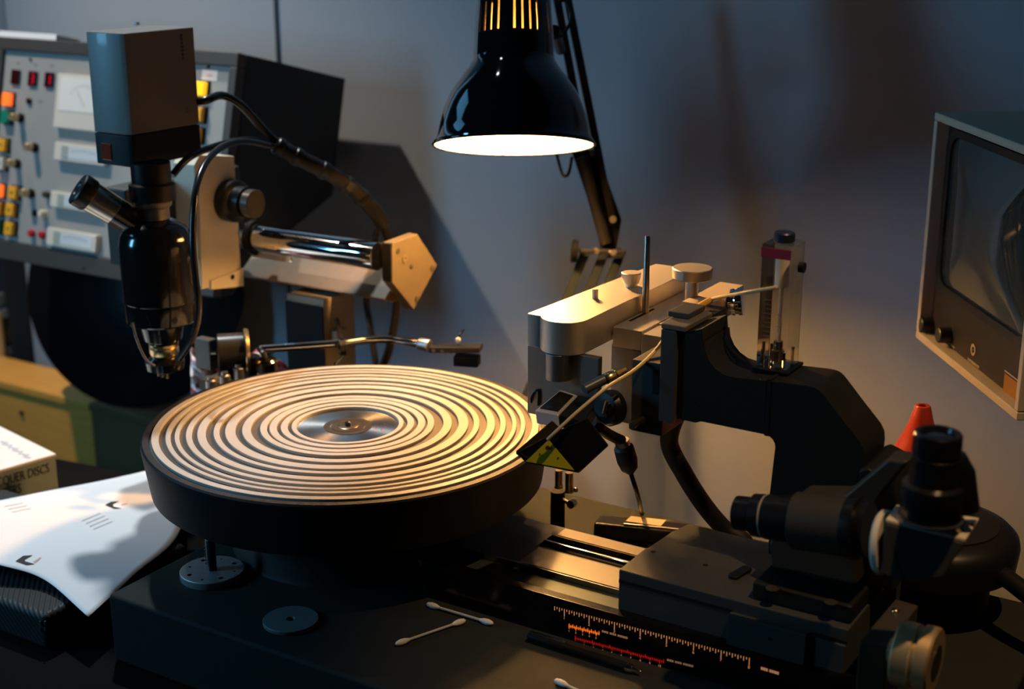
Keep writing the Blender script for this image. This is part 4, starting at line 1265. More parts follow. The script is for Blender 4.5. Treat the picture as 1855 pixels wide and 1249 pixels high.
for (px, d_), off in (((1063, 1.59), -0.016), ((1098, 1.60), 0.004), ((1128, 1.60), 0.022)):
    p0 = dep(px, 452, d_); p1 = V((foot.x + off, foot.y, 0.055))
    d = (p1 - p0).normalized(); s_ = d.cross(FWD).normalized()
    b = NB(); prism(b, [p0 - s_ * 0.0052, p0 + s_ * 0.0052, p1 + s_ * 0.0052, p1 - s_ * 0.0052], FWD * 0.007)
    obj('lower_arm_bar', b, mat('lamp_steel_blue', (0.007, 0.011, 0.013), 0.8, spec=0.15), lp, bevel=0.001)
b = NB(); lathe(b, foot + Z_ * 0.0004, Z_, [(0, 0.045), (0.006, 0.045), (0.009, 0.030), (0.012, 0.016), (0.056, 0.014)], 36); bm = None
for v in b.verts: v.co.y -= 0.03 * (1 if v.co.z < 0.0 else 0)
obj('clamp_foot', b, BLACK, lp)
# cable loops of the lamp
pts = [dep(1003, 70, 1.45), dep(1020, 62, 1.46), dep(1034, 35, 1.465), dep(1026, 3, 1.46), dep(1008, 2, 1.455), dep(1000, -12, 1.45)]
obj('lamp_cable', tube(NB(), pts, 0.0017, 10), BLACK, lp)
pts = [dep(1006, 268, 1.56), dep(1011, 290, 1.56), dep(1019, 316, 1.56), dep(1027, 318, 1.56), dep(1032, 308, 1.56), dep(1036, 285, 1.565)]
obj('lamp_cable', tube(NB(), pts, 0.0017, 10), BLACK, lp)
q0, q1 = dep(1004, 55, 1.45), dep(1015, 90, 1.52)
b = NB(); tube(b, [q0, q1], 0.006, 12); obj('shade_joint', b, BLACK, lp)

# ================================================================== inspection microscope on its bar (left)
im = thing('inspection_microscope', 'black inspection microscope with a grey camera box, on a chrome bar above the platter', 'microscope', (-0.21, 0.226, 0.0))
# column
obj('column', box(NB(), -0.2400, -0.1884, 0.2000, 0.2526, 0.0004, 0.2150), mat('column_tan_casting', (0.30, 0.25, 0.17), 0.5, bump=0.2, scale=700), im, bevel=0.0012)
obj('column_shade', box(NB(), -0.2405, -0.1892, 0.1975, 0.1998, 0.0004, 0.2070), BLACKM, im, label='shade on the near face of the column, as a black plate')  # thin black sheet added to darken the column's unlit near face
bm = NB(); obox(bm, V((-0.183, 0.2170, onX(617, 600, -0.1882).z)), X_ * 0.0050, Y_ * 0.0105, Z_ * 0.0055)
obj('rest_bracket', bm, mat('column_tan_casting', (0, 0, 0)), im, bevel=0.0008)
# beam of pentagonal section behind the end plate
yz = [onX(px, py, -0.105) for px, py in ((710, 441), (756, 424), (792, 480), (750, 562), (711, 513))]
bmp = [(0.2085, 0.2525), (0.2300, 0.2560), (0.275, 0.247), (0.2480, 0.2080), (0.2350, 0.2085), (0.2130, 0.2215), (0.2085, 0.2455)]
bm = NB(); prism(bm, [(-0.118, y, z) for y, z in [(0.2139, 0.2214), (0.2500, 0.2480), (0.2620, 0.2480), (0.275, 0.240), (0.2480, 0.2155), (0.2300, 0.2155)]], (-0.205, 0, 0))
obj('beam', bm, GOLDP, im, bevel=0.0012)
bm = NB(); prism(bm, [(-0.117, p_.y, p_.z) for p_ in yz], (0.012, 0, 0))
ep = obj('end_plate', bm, mat('end_plate_bronze', (0.10, 0.078, 0.045), 0.5, bump=0.3, scale=900, var=0.15, vscale=150), im, bevel=0.0008)
for px, py, r_ in ((721, 455, 0.0028), (745, 483, 0.0028), (783, 486, 0.0034), (755, 542, 0.0034)):
    q = onX(px, py, -0.1049)
    b = NB(); lathe(b, q, X_, [(0, r_), (0.0006, r_), (0.0007, r_ * 0.7)], 14); obj('screw', b, mat('bolt_bronze', (0, 0, 0)), ep)
q = onX(733, 469, -0.1049)
obj('edge_strip', box(NB(), -0.1168, -0.1056, 0.2108, 0.2119, 0.2440, 0.2840), BLACKM, ep, label='shade along the near edge, as a black strip')  # near edge gets no lamp light; its shade is drawn as a black strip
b = NB(); annulus(b, q, X_, 0.0018, 0.0044, 0.0009, 24); obj('centre_ring', b, GOLDP, ep)
# chrome bar
ty, tz = 0.2062, 0.2708
bm = NB(); cyl(bm, (-0.118, ty, tz), (-0.345, ty, tz), 0.0148, 48)
obj('chrome_bar', bm, CHROME, im)
q = onX(528, 472, -0.25)
obj('scale_plate', box(NB(), -0.292, -0.245, 0.2055, 0.2080, 0.2485, 0.2545), mat('plate_grey', (0.4, 0.38, 0.34), 0.4, 0.3), im)
q = onY(527, 470, 0.205)
bm = NB(); lathe(bm, q, -Y_, [(0, 0.003), (0.001, 0.003), (0.0012, 0.002)], 14); obj('scale_screw', bm, CHROME, im)
# bracket carrying the microscope
BXF = -0.290
bpl = [onX(px, py, BXF) for px, py in ((352, 300), (362, 281), (424, 283), (434, 430), (437, 500), (378, 522), (360, 470))]
bm = NB(); prism(bm, bpl, (-0.030, 0, 0))
obj('bracket_plate', bm, CREAM, im, bevel=0.0008)
l2 = [onX(px, py, BXF + 0.0006) for px, py in ((357, 320), (372, 322), (379, 521), (364, 524))]
bm = NB(); prism(bm, l2, (0.0016, 0, 0)); obj('edge_strip', bm, CREAM, im)
bm = NB(); box(bm, -0.352, BXF - 0.0305, 0.055, 0.225, 0.262, 0.345)
obj('bracket_body', bm, mat('bracket_olive_black', (0.03, 0.033, 0.03), 0.5), im, bevel=0.003)
bm = NB(); prism(bm, [onX(px, py, BXF + 0.001) for px, py in ((378, 508), (436, 486), (437, 518), (378, 524))], (0.004, 0, 0))
obj('lower_flange', bm, CREAM, im)
q = onX(421, 502, BXF + 0.0052)
obj('bolt', cyl(NB(), q, q + X_ * 0.0008, 0.0026, 14), BLACKM, im)
bm = NB(); lathe(bm, (BXF + 0.0002, ty, tz), X_, [(0, 0.0195), (0.006, 0.0195), (0.0065, 0.0155), (0.009, 0.0155)], 40)
obj('bar_collar', bm, BLACK, im)
# focus knob on the bracket
kc = onX(414, 363, BXF)
kq = onX(414, 363, BXF + 0.0003)
bm = NB(); lathe(bm, kq, X_, [(0, 0.0225), (0.012, 0.0225), (0.013, 0.0215), (0.0145, 0.0170), (0.026, 0.0165), (0.0265, 0.0120), (0.029, 0.0120)], 48)
obj('focus_knob', bm, BLACK, im)
bm = NB(); lathe(bm, kq + X_ * 0.0292, X_, [(0, 0.0150), (0.009, 0.0150), (0.010, 0.0140)], 40)
obj('fine_knob', bm, mat('knob_brown_black', (0.05, 0.042, 0.032), 0.3), im)
# barrel
AXP = V((-0.250, 0.0245, 0))
zz = lambda y: onY(285, y, AXP.y).z
rpx = lambda r: r * 1.39 / FPX
bm = NB()
barrel = [(668, 24), (664, 34), (650, 36), (642, 24), (618, 24), (612, 34), (583, 40), (580, 60), (577, 63), (546, 64.5), (543, 64), (541, 66), (538, 66), (530, 66), (440, 66.5), (425, 63), (412, 55), (403, 42), (398, 30), (396, 26)]
barrel.sort(key=lambda t: -t[0])
zs_ = [(zz(y), rpx(r)) for y, r in barrel]
bm = NB(); lathe(bm, (AXP.x, AXP.y, zs_[0][0]), Z_, [(z - zs_[0][0], r) for z, r in zs_], 64)
obj('barrel', bm, mat('microscope_enamel', (0.006, 0.006, 0.006), 0.16, coat=0.5), im)
bm = NB(); lathe(bm, (AXP.x, AXP.y, zz(640)), Z_, [(0, rpx(24.5)), (0.003, rpx(27)), (0.008, rpx(27)), (0.0085, rpx(24.8)), (0.010, rpx(27)), (0.0125, rpx(27))], 40)
obj('objective_ring', bm, BRASS, im)
bm = NB(); lathe(bm, (AXP.x, AXP.y, zz(396)), Z_, [(0, rpx(28)), (zz(378) - zz(396), rpx(27)), (zz(372) - zz(396), rpx(33)), (zz(366) - zz(396), rpx(33))], 40)
obj('neck_tube', bm, mat('neck_nickel', (0.42, 0.38, 0.32), 0.3, 0.9), im)
bm = NB(); lathe(bm, (AXP.x, AXP.y, zz(366)), Z_, [(0, rpx(33)), (zz(362) - zz(366), rpx(41)), (zz(334) - zz(366), rpx(41)), (zz(331) - zz(366), rpx(35)), (zz(296) - zz(366), rpx(35))], 40)
obj('camera_mount', bm, BLACK, im)
for k in range(3):
    q = V((AXP.x, AXP.y, zs_[0][0] - 0.003)) + V((0.006 * (k - 1), -0.004, 0.0))
    bm = NB(); tube(bm, [q + Z_ * 0.002, q + V((0.001, -0.001, -0.003))], 0.0012, 8); obj('clip', bm, BRASS, im)
# eyepiece tube pointing up to the left
e0 = V((AXP.x, AXP.y, zz(428)))
ED = 1.345
e1 = dep(140, 341, ED)
ed_ = (e1 - e0); Le = ed_.length
fr_ = lambda t: Le * t
bm = NB(); lathe(bm, e0, ed_, [(fr_(0.16), rpx(24)), (fr_(0.52), rpx(25.5)), (fr_(0.53), rpx(26))], 40); obj('eyepiece_sleeve', bm, mat('microscope_enamel', (0, 0, 0)), im)
bm = NB(); lathe(bm, e0 + ed_ * 0.531, ed_, [(0, rpx(25.5)), (fr_(0.30), rpx(27.5))], 40); obj('eyepiece_tube', bm, mat('tube_nickel', (0.62, 0.57, 0.48), 0.28, 1.0), im, label='satin metal tube')
bm = NB(); lathe(bm, e0 + ed_ * 0.832, ed_, [(0, rpx(28)), (fr_(0.02), rpx(30)), (fr_(0.15), rpx(30.5)), (fr_(0.166), rpx(28)), (fr_(0.166), rpx(14)), (fr_(0.15), rpx(12))], 40)
obj('eye_cap', bm, BLACK, im)
bm = NB(); lathe(bm, e0 + ed_ * (0.832 + 0.151), ed_, [(0, rpx(12)), (0.001, rpx(8)), (0.0013, rpx(1))], 30); obj('eye_lens', bm, mat('lens_dark', (0, 0, 0)), im)
# camera box
CD = 1.335
ctopF = dep(222, 61, CD - 0.012)                       # front upright edge, top
cbotF = dep(240, 247, CD - 0.012 + 0.03)
up_ = Z_
cx0 = V((ctopF.x, ctopF.y, 0))
# horizontal directions of the two faces from their top edges
ptL = onZ(150, 57, ctopF.z); ptR = onZ(343, 40, ctopF.z)
dL = (ptL - ctopF); dR = (ptR - ctopF)
zT, zM, zBt = ctopF.z, onY(240, 247, ctopF.y).z, onY(238, 304, ctopF.y).z
dLn, dRn = -X_, Y_.copy()                             # the box is square to the bench
LL, LR = 0.0490, 0.0930
P0 = V((cx0.x, cx0.y, 0))


def cbox(z0, z1, g_=0.0):
    b = NB(); o = P0 + dLn * g_ + dRn * g_
    a = o + dLn * (LL - 2 * g_); c_ = o + dRn * (LR - 2 * g_)
    ch = 0.0055
    pts = [o + dLn * ch, a, a + dRn * (LR - 2 * g_), c_, o + dRn * ch * 0.5]
    prism(b, [p_ + Z_ * z0 for p_ in pts], Z_ * (z1 - z0)); return b


obj('camera_case', cbox(zM + 0.0003, zT), mat('camera_grey_paint', (0.17, 0.155, 0.13), 0.36, coat=0.15), im, bevel=0.0012, label='grey rectangular camera housing')
obj('camera_base', cbox(zBt, zM - 0.0002), mat('camera_black', (0.006, 0.006, 0.006), 0.4, spec=0.3), im, bevel=0.001)
nL = V((dLn.y, -dLn.x, 0)); nL = nL if nL.dot(CAM - P0) > 0 else -nL
nR = V((dRn.y, -dRn.x, 0)); nR = nR if nR.dot(CAM - P0) > 0 else -nR
q = onP(194, 275, P0 + nL * 0.0002, nL)
bm = NB(); obox(bm, q, dLn * 0.0068, Z_ * 0.0082, nL * 0.0012)
obj('red_lamp', bm, mat('lamp_dark_red', (0.22, 0.03, 0.012), 0.15), im, bevel=0.002, label='dark red square indicator')
b = NB()
for k in range(7):
    q = onP(328.5 + k * 0.55, 64 + k * 6.9, P0 + nR * 0.0002, nR)
    hk = 0.0013 if k % 3 else 0.0016
    obox(b, q, Z_ * 0.0012, dRn * (0.0016 if k in (0, 3, 4) else 0.0011), nR * 0.00012)
obj('maker_print', b, mat('camera_print', (0.03, 0.02, 0.015), 0.6), im, kind='stuff', label='small dark upright lettering')
q = onP(339, 200, P0 + nR * 0.0002, nR)
b = NB()
for i in (-1, 1):
    for j in (-1, 1): obox(b, q + dRn * 0.0012 * i + Z_ * 0.0016 * j, dRn * 0.0007, Z_ * 0.0010, nR * 0.0001)
obj('small_mark', b, mat('camera_print2', (0.12, 0.10, 0.08), 0.6), im, kind='stuff')
q = onZ(248, 43, zT + 0.0005)
bm = NB(); sphere(bm, q, 0.0030, 1, 1, 0.8, 16, 10); obj('top_screw', bm, CHROME, im)

# cables of the microscope
pts = [P0 + dRn * (LR + 0.001) + Z_ * (zM + 0.02) + dLn * LL * 0.3, dep(372, 182, 1.42), dep(402, 173, 1.44), dep(436, 190, 1.46), dep(475, 232, 1.48), dep(505, 262, 1.49)]
pts2 = [dep(312, 318, 1.385), dep(345, 284, 1.40), dep(400, 262, 1.44), dep(450, 254, 1.46), dep(485, 262, 1.48), dep(512, 270, 1.49)]
trunk = [dep(498, 262, 1.488), dep(545, 288, 1.50), dep(610, 322, 1.52), dep(655, 358, 1.54), dep(690, 400, 1.57), dep(706, 440, 1.59), dep(716, 500, 1.62), dep(718, 560, 1.64), dep(706, 630, 1.65), dep(690, 700, 1.66), V((-0.16, 0.300, 0.0055))]
cb = obj('cable_loom', tube(NB(), trunk, lambda t: 0.0085 if t < 0.42 else 0.0050, 14, 8), mat('loom_black', (0.006, 0.005, 0.005), 0.5, spec=0.3, bump=0.4, scale=260), loc=trunk[-1])
tag(cb, 'thick black wrapped cable loom drooping behind the chrome bar', 'cable')
obj('branch_cable', tube(NB(), pts, 0.0042, 12, 8), mat('cable_sheath', (0.014, 0.014, 0.015), 0.22), cb)
obj('branch_cable', tube(NB(), pts2, 0.0036, 12, 8), mat('cable_sheath', (0, 0, 0)), cb)
for i, t in enumerate((0.03, 0.09, 0.17, 0.24, 0.30)):
    sp_ = smooth_path(trunk, 8); k = int(t * (len(sp_) - 1))
    d = (sp_[k + 1] - sp_[k]).normalized()
    bm = NB(); lathe(bm, sp_[k] - d * 0.004, d, [(0, 0.0090), (0.001, 0.0098), (0.007, 0.0098), (0.008, 0.0090)], 20)
    obj('cable_tie', bm, BLACK, cb)
pts = [dep(690, 405, 1.60), dep(682, 425, 1.61), dep(676, 470, 1.63), dep(664, 540, 1.66), dep(672, 600, 1.68), V((-0.18, 0.298, 0.0045))]
obj('branch_cable', tube(NB(), pts, 0.0040, 10, 8), mat('cable_sheath', (0, 0, 0)), cb)
thin = [dep(487, 264, 1.475), dep(440, 256, 1.43), dep(400, 268, 1.39), dep(370, 300, 1.35), dep(354, 350, 1.325), dep(349, 430, 1.32), dep(354, 500, 1.325), dep(360, 560, 1.335), dep(350, 610, 1.35), dep(325, 650, 1.37)]
tc_ = obj('lamp_wire', tube(NB(), thin, 0.0033, 12, 8), mat('cable_sheath', (0, 0, 0)), loc=thin[0])
tag(tc_, 'glossy black wire hanging down in front of the microscope bracket to its lens', 'wire')
w2 = [dep(240, 585, 1.36), dep(246, 610, 1.36), dep(258, 640, 1.365), dep(268, 655, 1.37), dep(280, 663, 1.375)]
obj('lens_wire', tube(NB(), w2, 0.0012, 8, 6), mat('wire_grey', (0.16, 0.17, 0.17), 0.3, 0.5), im)

# ================================================================== tone arm
TZ = 0.184
pv = onZ(462, 634, TZ)
ta_ = thing('tone_arm', 'slender silver tone arm with black headshell resting behind the platter', 'tone arm', (pv.x, pv.y, 0.10))
arm = [onZ(470, 633, TZ), onZ(560, 627, TZ), onZ(620, 622, TZ), onZ(665, 616, TZ), onZ(705, 615, TZ), onZ(740, 620, TZ), onZ(764, 624, TZ)]
obj('arm_tube', tube(NB(), arm, 0.0042, 16, 8), mat('arm_chrome', (0.75, 0.74, 0.72), 0.12, 1.0), ta_)
ad = (arm[-1] - arm[-2]).normalized()
bm = NB(); lathe(bm, arm[-1] - ad * 0.003, ad, [(0, 0.0058), (0.001, 0.0066), (0.012, 0.0066), (0.013, 0.0058)], 24)
obj('arm_collar', bm, ALU, ta_)
h0, h1 = onZ(779, 627, TZ), onZ(872, 633, TZ)
hdv = (h1 - h0).normalized(); hs_ = hdv.cross(Z_).normalized()
bm = NB(); prism(bm, [h0 + hs_ * 0.0065 - Z_ * 0.006, h0 - hs_ * 0.0065 - Z_ * 0.006, h1 - hs_ * 0.0085 - Z_ * 0.002, h1 + hs_ * 0.0085 - Z_ * 0.002], Z_ * 0.0062)
hh_ = obj('headshell', bm, BLACK, ta_, bevel=0.001)
for k in range(3):
    q = h0.lerp(h1, 0.10 + 0.17 * k) + hs_ * (0.0068 if hs_.dot(CAM - h0) > 0 else -0.0068) - Z_ * 0.003
    n_s = hs_ if hs_.dot(CAM - h0) > 0 else -hs_
    bm = NB(); cyl(bm, q, q + n_s * 0.0004, 0.0020, 12); obj('headshell_hole', bm, mat('hole_copper', (0.22, 0.12, 0.08), 0.4, 0.5), hh_)
q = h0.lerp(h1, 0.72) - Z_ * 0.0128
bm = NB(); obox(bm, q, hdv * 0.013, hs_ * 0.0075, Z_ * 0.0055); obj('cartridge', bm, BLACKM, ta_, bevel=0.0015)
q = h0.lerp(h1, 0.56) + Z_ * 0.001
bm = NB(); tube(bm, [q, q + V((0, 0, 0.009)), q + V((0.003, 0.006, 0.018))], 0.0012, 8); obj('finger_lift', bm, CHROME, ta_)
bm = NB(); lathe(bm, q + V((0, -0.001, 0.0075)), -FH, [(0, 0.0030), (0.001, 0.0030), (0.0018, 0.0016)], 16); obj('lift_button', bm, WHITEP, ta_)
# pivot, counterweight and base
bm = NB(); lathe(bm, (pv.x - 0.006, pv.y, 0.0004), Z_, [(0, 0.024), (0.10, 0.022), (0.128, 0.0205), (0.1290, 0.018), (0.137, 0.0170), (0.1375, 0.010), (0.176, 0.009)], 36)
obj('pivot_base', bm, BLACK, ta_)
bd = (arm[0] - arm[1]).normalized()
cwp = arm[0] + bd * 0.010
bm = NB(); lathe(bm, cwp, bd, [(0, 0.004), (0.0003, 0.0215), (0.0035, 0.0225), (0.005, 0.0215), (0.0052, 0.012)], 48)
obj('scale_dial', bm, mat('dial_brass', (0.66, 0.50, 0.28), 0.3, 1.0), ta_, label='brass coloured upright dial')
bm = NB(); lathe(bm, cwp + bd * 0.0055, bd, [(0, 0.010), (0.0005, 0.0185), (0.026, 0.0185), (0.027, 0.016)], 40)
obj('counterweight', bm, mat('weight_dark', (0.022, 0.022, 0.020), 0.3), ta_)
q = onZ(483, 664, 0.170)
bm = NB(); lathe(bm, (q.x, q.y, 0.115), Z_, [(0, 0.0112), (0.061, 0.0112), (0.0630, 0.0095), (0.0632, 0.004)], 28)
obj('anti_skate_post', bm, mat('post_dark_chrome', (0.22, 0.19, 0.13), 0.15, 1.0), ta_)
obj('post_link', tube(NB(), [V((q.x, q.y, 0.178)), onZ(476, 640, TZ), arm[0]], 0.0028, 8), BLACK, ta_)
obj('post_foot', box(NB(), min(q.x, pv.x) - 0.015, max(q.x, pv.x) + 0.015, min(q.y, pv.y) - 0.015, max(q.y, pv.y) + 0.015, 0.1, 0.1148), BLACK, ta_, bevel=0.002)
q = onZ(374, 640, 0.178)
bm = NB(); obox(bm, q, V((0.0105, 0.0, 0)), V((0, 0.006, 0)), Z_ * 0.0160)
obj('end_weight', bm, mat('weight_grey', (0.16, 0.155, 0.14), 0.3, 0.7), ta_, bevel=0.001)
obj('weight_rod', tube(NB(), [cwp + bd * 0.032, q], 0.0030, 10), CHROME, ta_)
for px, py in ((382, 690), (407, 681), (432, 667)):
    q = onZ(px, py, 0.171)
    bm = NB(); lathe(bm, V((q.x, q.y, 0.16)), Z_, [(0, 0.0055), (0.011, 0.0055), (0.012, 0.004), (0.0125, 0.0035), (0.015, 0.0035)], 16)
    obj('base_screw', bm, ALU, ta_)
a0_, a1_ = onZ(370, 700, 0.159), onZ(440, 668, 0.159)
obj('base_rail', tube(NB(), [a0_, a1_, V((pv.x, pv.y, 0.155))], 0.0065, 10, 3), mat('weight_grey', (0, 0, 0)), ta_)
rq = onZ(620, 630, TZ)
bm = NB(); annulus(bm, rq - (arm[2] - arm[1]).normalized() * 0.003, (arm[2] - arm[1]), 0.0046, 0.0085, 0.006, 28)
obj('rest_ring', bm, BLACK, im)
obj('rest_stem', tube(NB(), [rq + Z_ * 0.0075, V((-0.183, 0.215, rq.z + 0.006))], 0.0025, 8), BLACK, im)
obj('rest_hook', tube(NB(), [rq - Z_ * 0.008, onZ(618, 648, TZ - 0.012), onZ(606, 660, TZ - 0.014)], 0.0012, 8), CHROME, im)

# crumpled white and red plastic bag behind the platter
bgp = onZ(430, 690, 0.12)
bm = NB()
n1, n2 = 26, 12
vs = []
for j in range(n2 + 1):
    row = []
    for i in range(n1 + 1):
        px = lerp(346, 528, i / n1); top = 628 + 16 * abs(math.sin(i * 0.55)) - 8 * math.sin(i * 0.21) + (14 if i > 18 else 0); py = lerp(720, top, j / n2)
        yy = 0.150 + 0.10 * (i / n1) + 0.012 * math.sin(i * 1.3 + j) + 0.010 * math.cos(j * 1.7 + i * 0.6)
        row.append(bm.verts.new(onY(px, py, yy)))
    vs.append(row)
for j in range(n2):
    for i in range(n1): bm.faces.new((vs[j][i], vs[j][i + 1], vs[j + 1][i + 1], vs[j + 1][i]))
bgm = bpy.data.materials.new('printed_plastic'); bgm.use_nodes = True
nt = bgm.node_tree; bs = nt.nodes['Principled BSDF']; bs.inputs['Roughness'].default_value = 0.4
tc = nt.nodes.new('ShaderNodeTexCoord'); nz = nt.nodes.new('ShaderNodeTexNoise'); nz.inputs['Scale'].default_value = 42; nz.inputs['Detail'].default_value = 1
cr = nt.nodes.new('ShaderNodeValToRGB'); cr.color_ramp.elements[0].position = 0.52; cr.color_ramp.elements[1].position = 0.56
cr.color_ramp.elements[0].color = (0.75, 0.74, 0.76, 1); cr.color_ramp.elements[1].color = (0.62, 0.05, 0.09, 1)
nt.links.new(tc.outputs['Object'], nz.inputs['Vector']); nt.links.new(nz.outputs[0], cr.inputs[0]); nt.links.new(cr.outputs[0], bs.inputs['Base Color'])
bg_ = obj('plastic_bag', bm, bgm, loc=V((bgp.x, 0.2, 0.1)), recalc=False)
md = bg_.modifiers.new('thick', 'SOLIDIFY'); md.thickness = 0.0008
tag(bg_, 'crumpled white plastic bag with red print behind the tone arm', 'bag')

# ================================================================== boxes and papers at the left
wc = V((-0.4233, 0.0202, 0)); fdir = (V((-0.4363, -0.0423, 0)) - wc).normalized(); sdir = V((fdir.y, -fdir.x, 0))
if sdir.dot(V((-0.5424, 0.0478, 0)) - wc) < 0: sdir = -sdir
bx = thing('disc_carton', 'white cardboard carton with black lettering at the left edge behind the papers', 'carton', (-0.55, -0.05, 0))
L1, L2, BH = 0.30, 0.30, 0.0495
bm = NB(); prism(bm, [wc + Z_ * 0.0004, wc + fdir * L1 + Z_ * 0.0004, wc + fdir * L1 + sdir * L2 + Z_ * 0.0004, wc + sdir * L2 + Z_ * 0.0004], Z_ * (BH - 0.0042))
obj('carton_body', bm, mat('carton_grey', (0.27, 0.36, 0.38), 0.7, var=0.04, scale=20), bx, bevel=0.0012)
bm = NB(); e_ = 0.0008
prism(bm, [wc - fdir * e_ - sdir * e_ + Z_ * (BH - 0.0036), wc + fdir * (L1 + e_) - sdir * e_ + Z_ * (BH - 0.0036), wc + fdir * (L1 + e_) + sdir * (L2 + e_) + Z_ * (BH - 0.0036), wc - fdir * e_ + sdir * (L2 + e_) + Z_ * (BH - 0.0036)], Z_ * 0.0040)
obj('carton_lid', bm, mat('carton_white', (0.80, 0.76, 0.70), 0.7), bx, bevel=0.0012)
fn = fdir.cross(Z_); fn = fn if fn.dot(CAM - wc) > 0 else -fn
rd = -fdir
b = text_bm('LACQUER DISCS', 0.0148, wc + fdir * 0.0085 + fn * 0.0006 + Z_ * 0.0315, rd, Z_, 'RIGHT', xs=0.66)
obj('lettering', b, mat('carton_ink', (0.035, 0.045, 0.045), 0.7), bx, recalc=False)
b = text_bm('MASTERS', 0.0148, wc + fdir * 0.0425 + fn * 0.0006 + Z_ * 0.0180, rd, Z_, 'RIGHT', xs=0.66)
obj('lettering', b, mat('carton_ink', (0, 0, 0)), bx, recalc=False)
b = NB()
for k in range(16):
    q = onZ(4 + k * 3.2, 801 + k * 1.9 + 3 * math.sin(k * 2.1), BH + 0.0006)
    obox(b, q, V((0.0022, 0.0012 * math.sin(k), 0)), V((-0.0005, 0.0016, 0)), Z_ * 0.00006)
obj('faint_script', b, mat('carton_script', (0.42, 0.42, 0.52), 0.7), bx, kind='stuff')

# black fabric case the leaflet lies on
bc_ = thing('fabric_case', 'black woven case with stitched edge, under the white leaflet', 'case', (-0.30, -0.15, 0))
WOV = bpy.data.materials.new('woven_black'); WOV.use_nodes = True
nt = WOV.node_tree; bs = nt.nodes['Principled BSDF']; bs.inputs['Base Color'].default_value = (0.010, 0.011, 0.013, 1); bs.inputs['Roughness'].default_value = 0.6
tc = nt.nodes.new('ShaderNodeTexCoord'); wv = nt.nodes.new('ShaderNodeTexWave'); wv.inputs['Scale'].default_value = 95; wv.bands_direction = 'DIAGONAL'
bp = nt.nodes.new('ShaderNodeBump'); bp.inputs['Strength'].default_value = 0.6; bp.inputs['Distance'].default_value = 0.001
nt.links.new(tc.outputs['Object'], wv.inputs['Vector']); nt.links.new(wv.outputs[0], bp.inputs['Height']); nt.links.new(bp.outputs[0], bs.inputs['Normal'])
zc = onY(0, 1030, -0.222).z
obj('case_body', box(NB(), -0.425, -0.160, -0.222, -0.05, 0.0004, 0.0355), WOV, bc_, bevel=0.006, segs=3)
for px in (73, 82):
    for k in range(9):
        q = onY(px, 1052 + k * 11, -0.2224)
        if q.z < 0.004 or q.z > 0.032: continue
        obj('stitch', obox(NB(), q, X_ * 0.0007, Y_ * 0.0006, Z_ * 0.0016), mat('stitch_grey', (0.05, 0.055, 0.06), 0.5), bc_)

# leaflet: a bent sheet resting on the case, one corner hanging over the front
ctrl = [  # rows from the front edge to the back, columns left to right: (px, py, z)
    [(-70, 1010, 0.055), (0, 1024, 0.053), (80, 1050, 0.046), (160, 1118, 0.037)],
    [(-60, 960, 0.054), (40, 975, 0.0535), (140, 990, 0.049), (242, 1042, 0.0395)],
    [(-45, 925, 0.056), (60, 925, 0.055), (170, 925, 0.049), (326, 960, 0.0405)],
    [(-35, 914, 0.056), (85, 890, 0.048), (200, 868, 0.042), (330, 838, 0.038)],
]
CP = [[onZ(*c) for c in r] for r in ctrl]


def crm(p0, p1, p2, p3, t):
    return 0.5 * ((2 * p1) + (p2 - p0) * t + (2 * p0 - 5 * p1 + 4 * p2 - p3) * t * t + (3 * p1 - p0 - 3 * p2 + p3) * t ** 3)


def spl(P, t):
    n = len(P) - 1; x = min(t * n, n - 1e-6); i = int(x); f_ = x - i
    g0 = P[i - 1] if i > 0 else P[0] * 2 - P[1]
    g3 = P[i + 2] if i + 2 <= n else P[n] * 2 - P[n - 1]
    return crm(g0, P[i], P[i + 1], g3, f_)


def sheet(s, t): return spl([spl(r, s) for r in CP], t)


bm = NB(); N1, N2 = 36, 30
g_ = [[bm.verts.new(sheet(i / N1, j / N2)) for i in range(N1 + 1)] for j in range(N2 + 1)]
for j in range(N2):
    for i in range(N1): bm.faces.new((g_[j][i], g_[j][i + 1], g_[j + 1][i + 1], g_[j + 1][i]))
for f_ in bm.faces:
    f_.normal_update()
if bm.faces[:][0].normal.z < 0: bmesh.ops.reverse_faces(bm, faces=bm.faces[:])
tree = BVHTree.FromBMesh(bm)
lf = obj('leaflet', bm, PAPER, loc=V((-0.25, -0.12, 0.05)), recalc=False)
md = lf.modifiers.new('thick', 'SOLIDIFY'); md.thickness = 0.0005; md.offset = -1
tag(lf, 'white printed leaflet draped over the black case, left of the turntable', 'leaflet')


def drop(px, py):
    h = tree.ray_cast(CAM, ray(px, py).normalized())
    return (h[0] + h[1].normalized() * 0.0004) if h[0] else None


def printed(nm, polys, m_, par):
    b = NB()
    for poly in polys:
        pts = [drop(*p_) for p_ in poly]
        if all(pts): b.faces.new([b.verts.new(p_) for p_ in pts])
    return obj(nm, b, m_, par, kind='stuff', recalc=True)


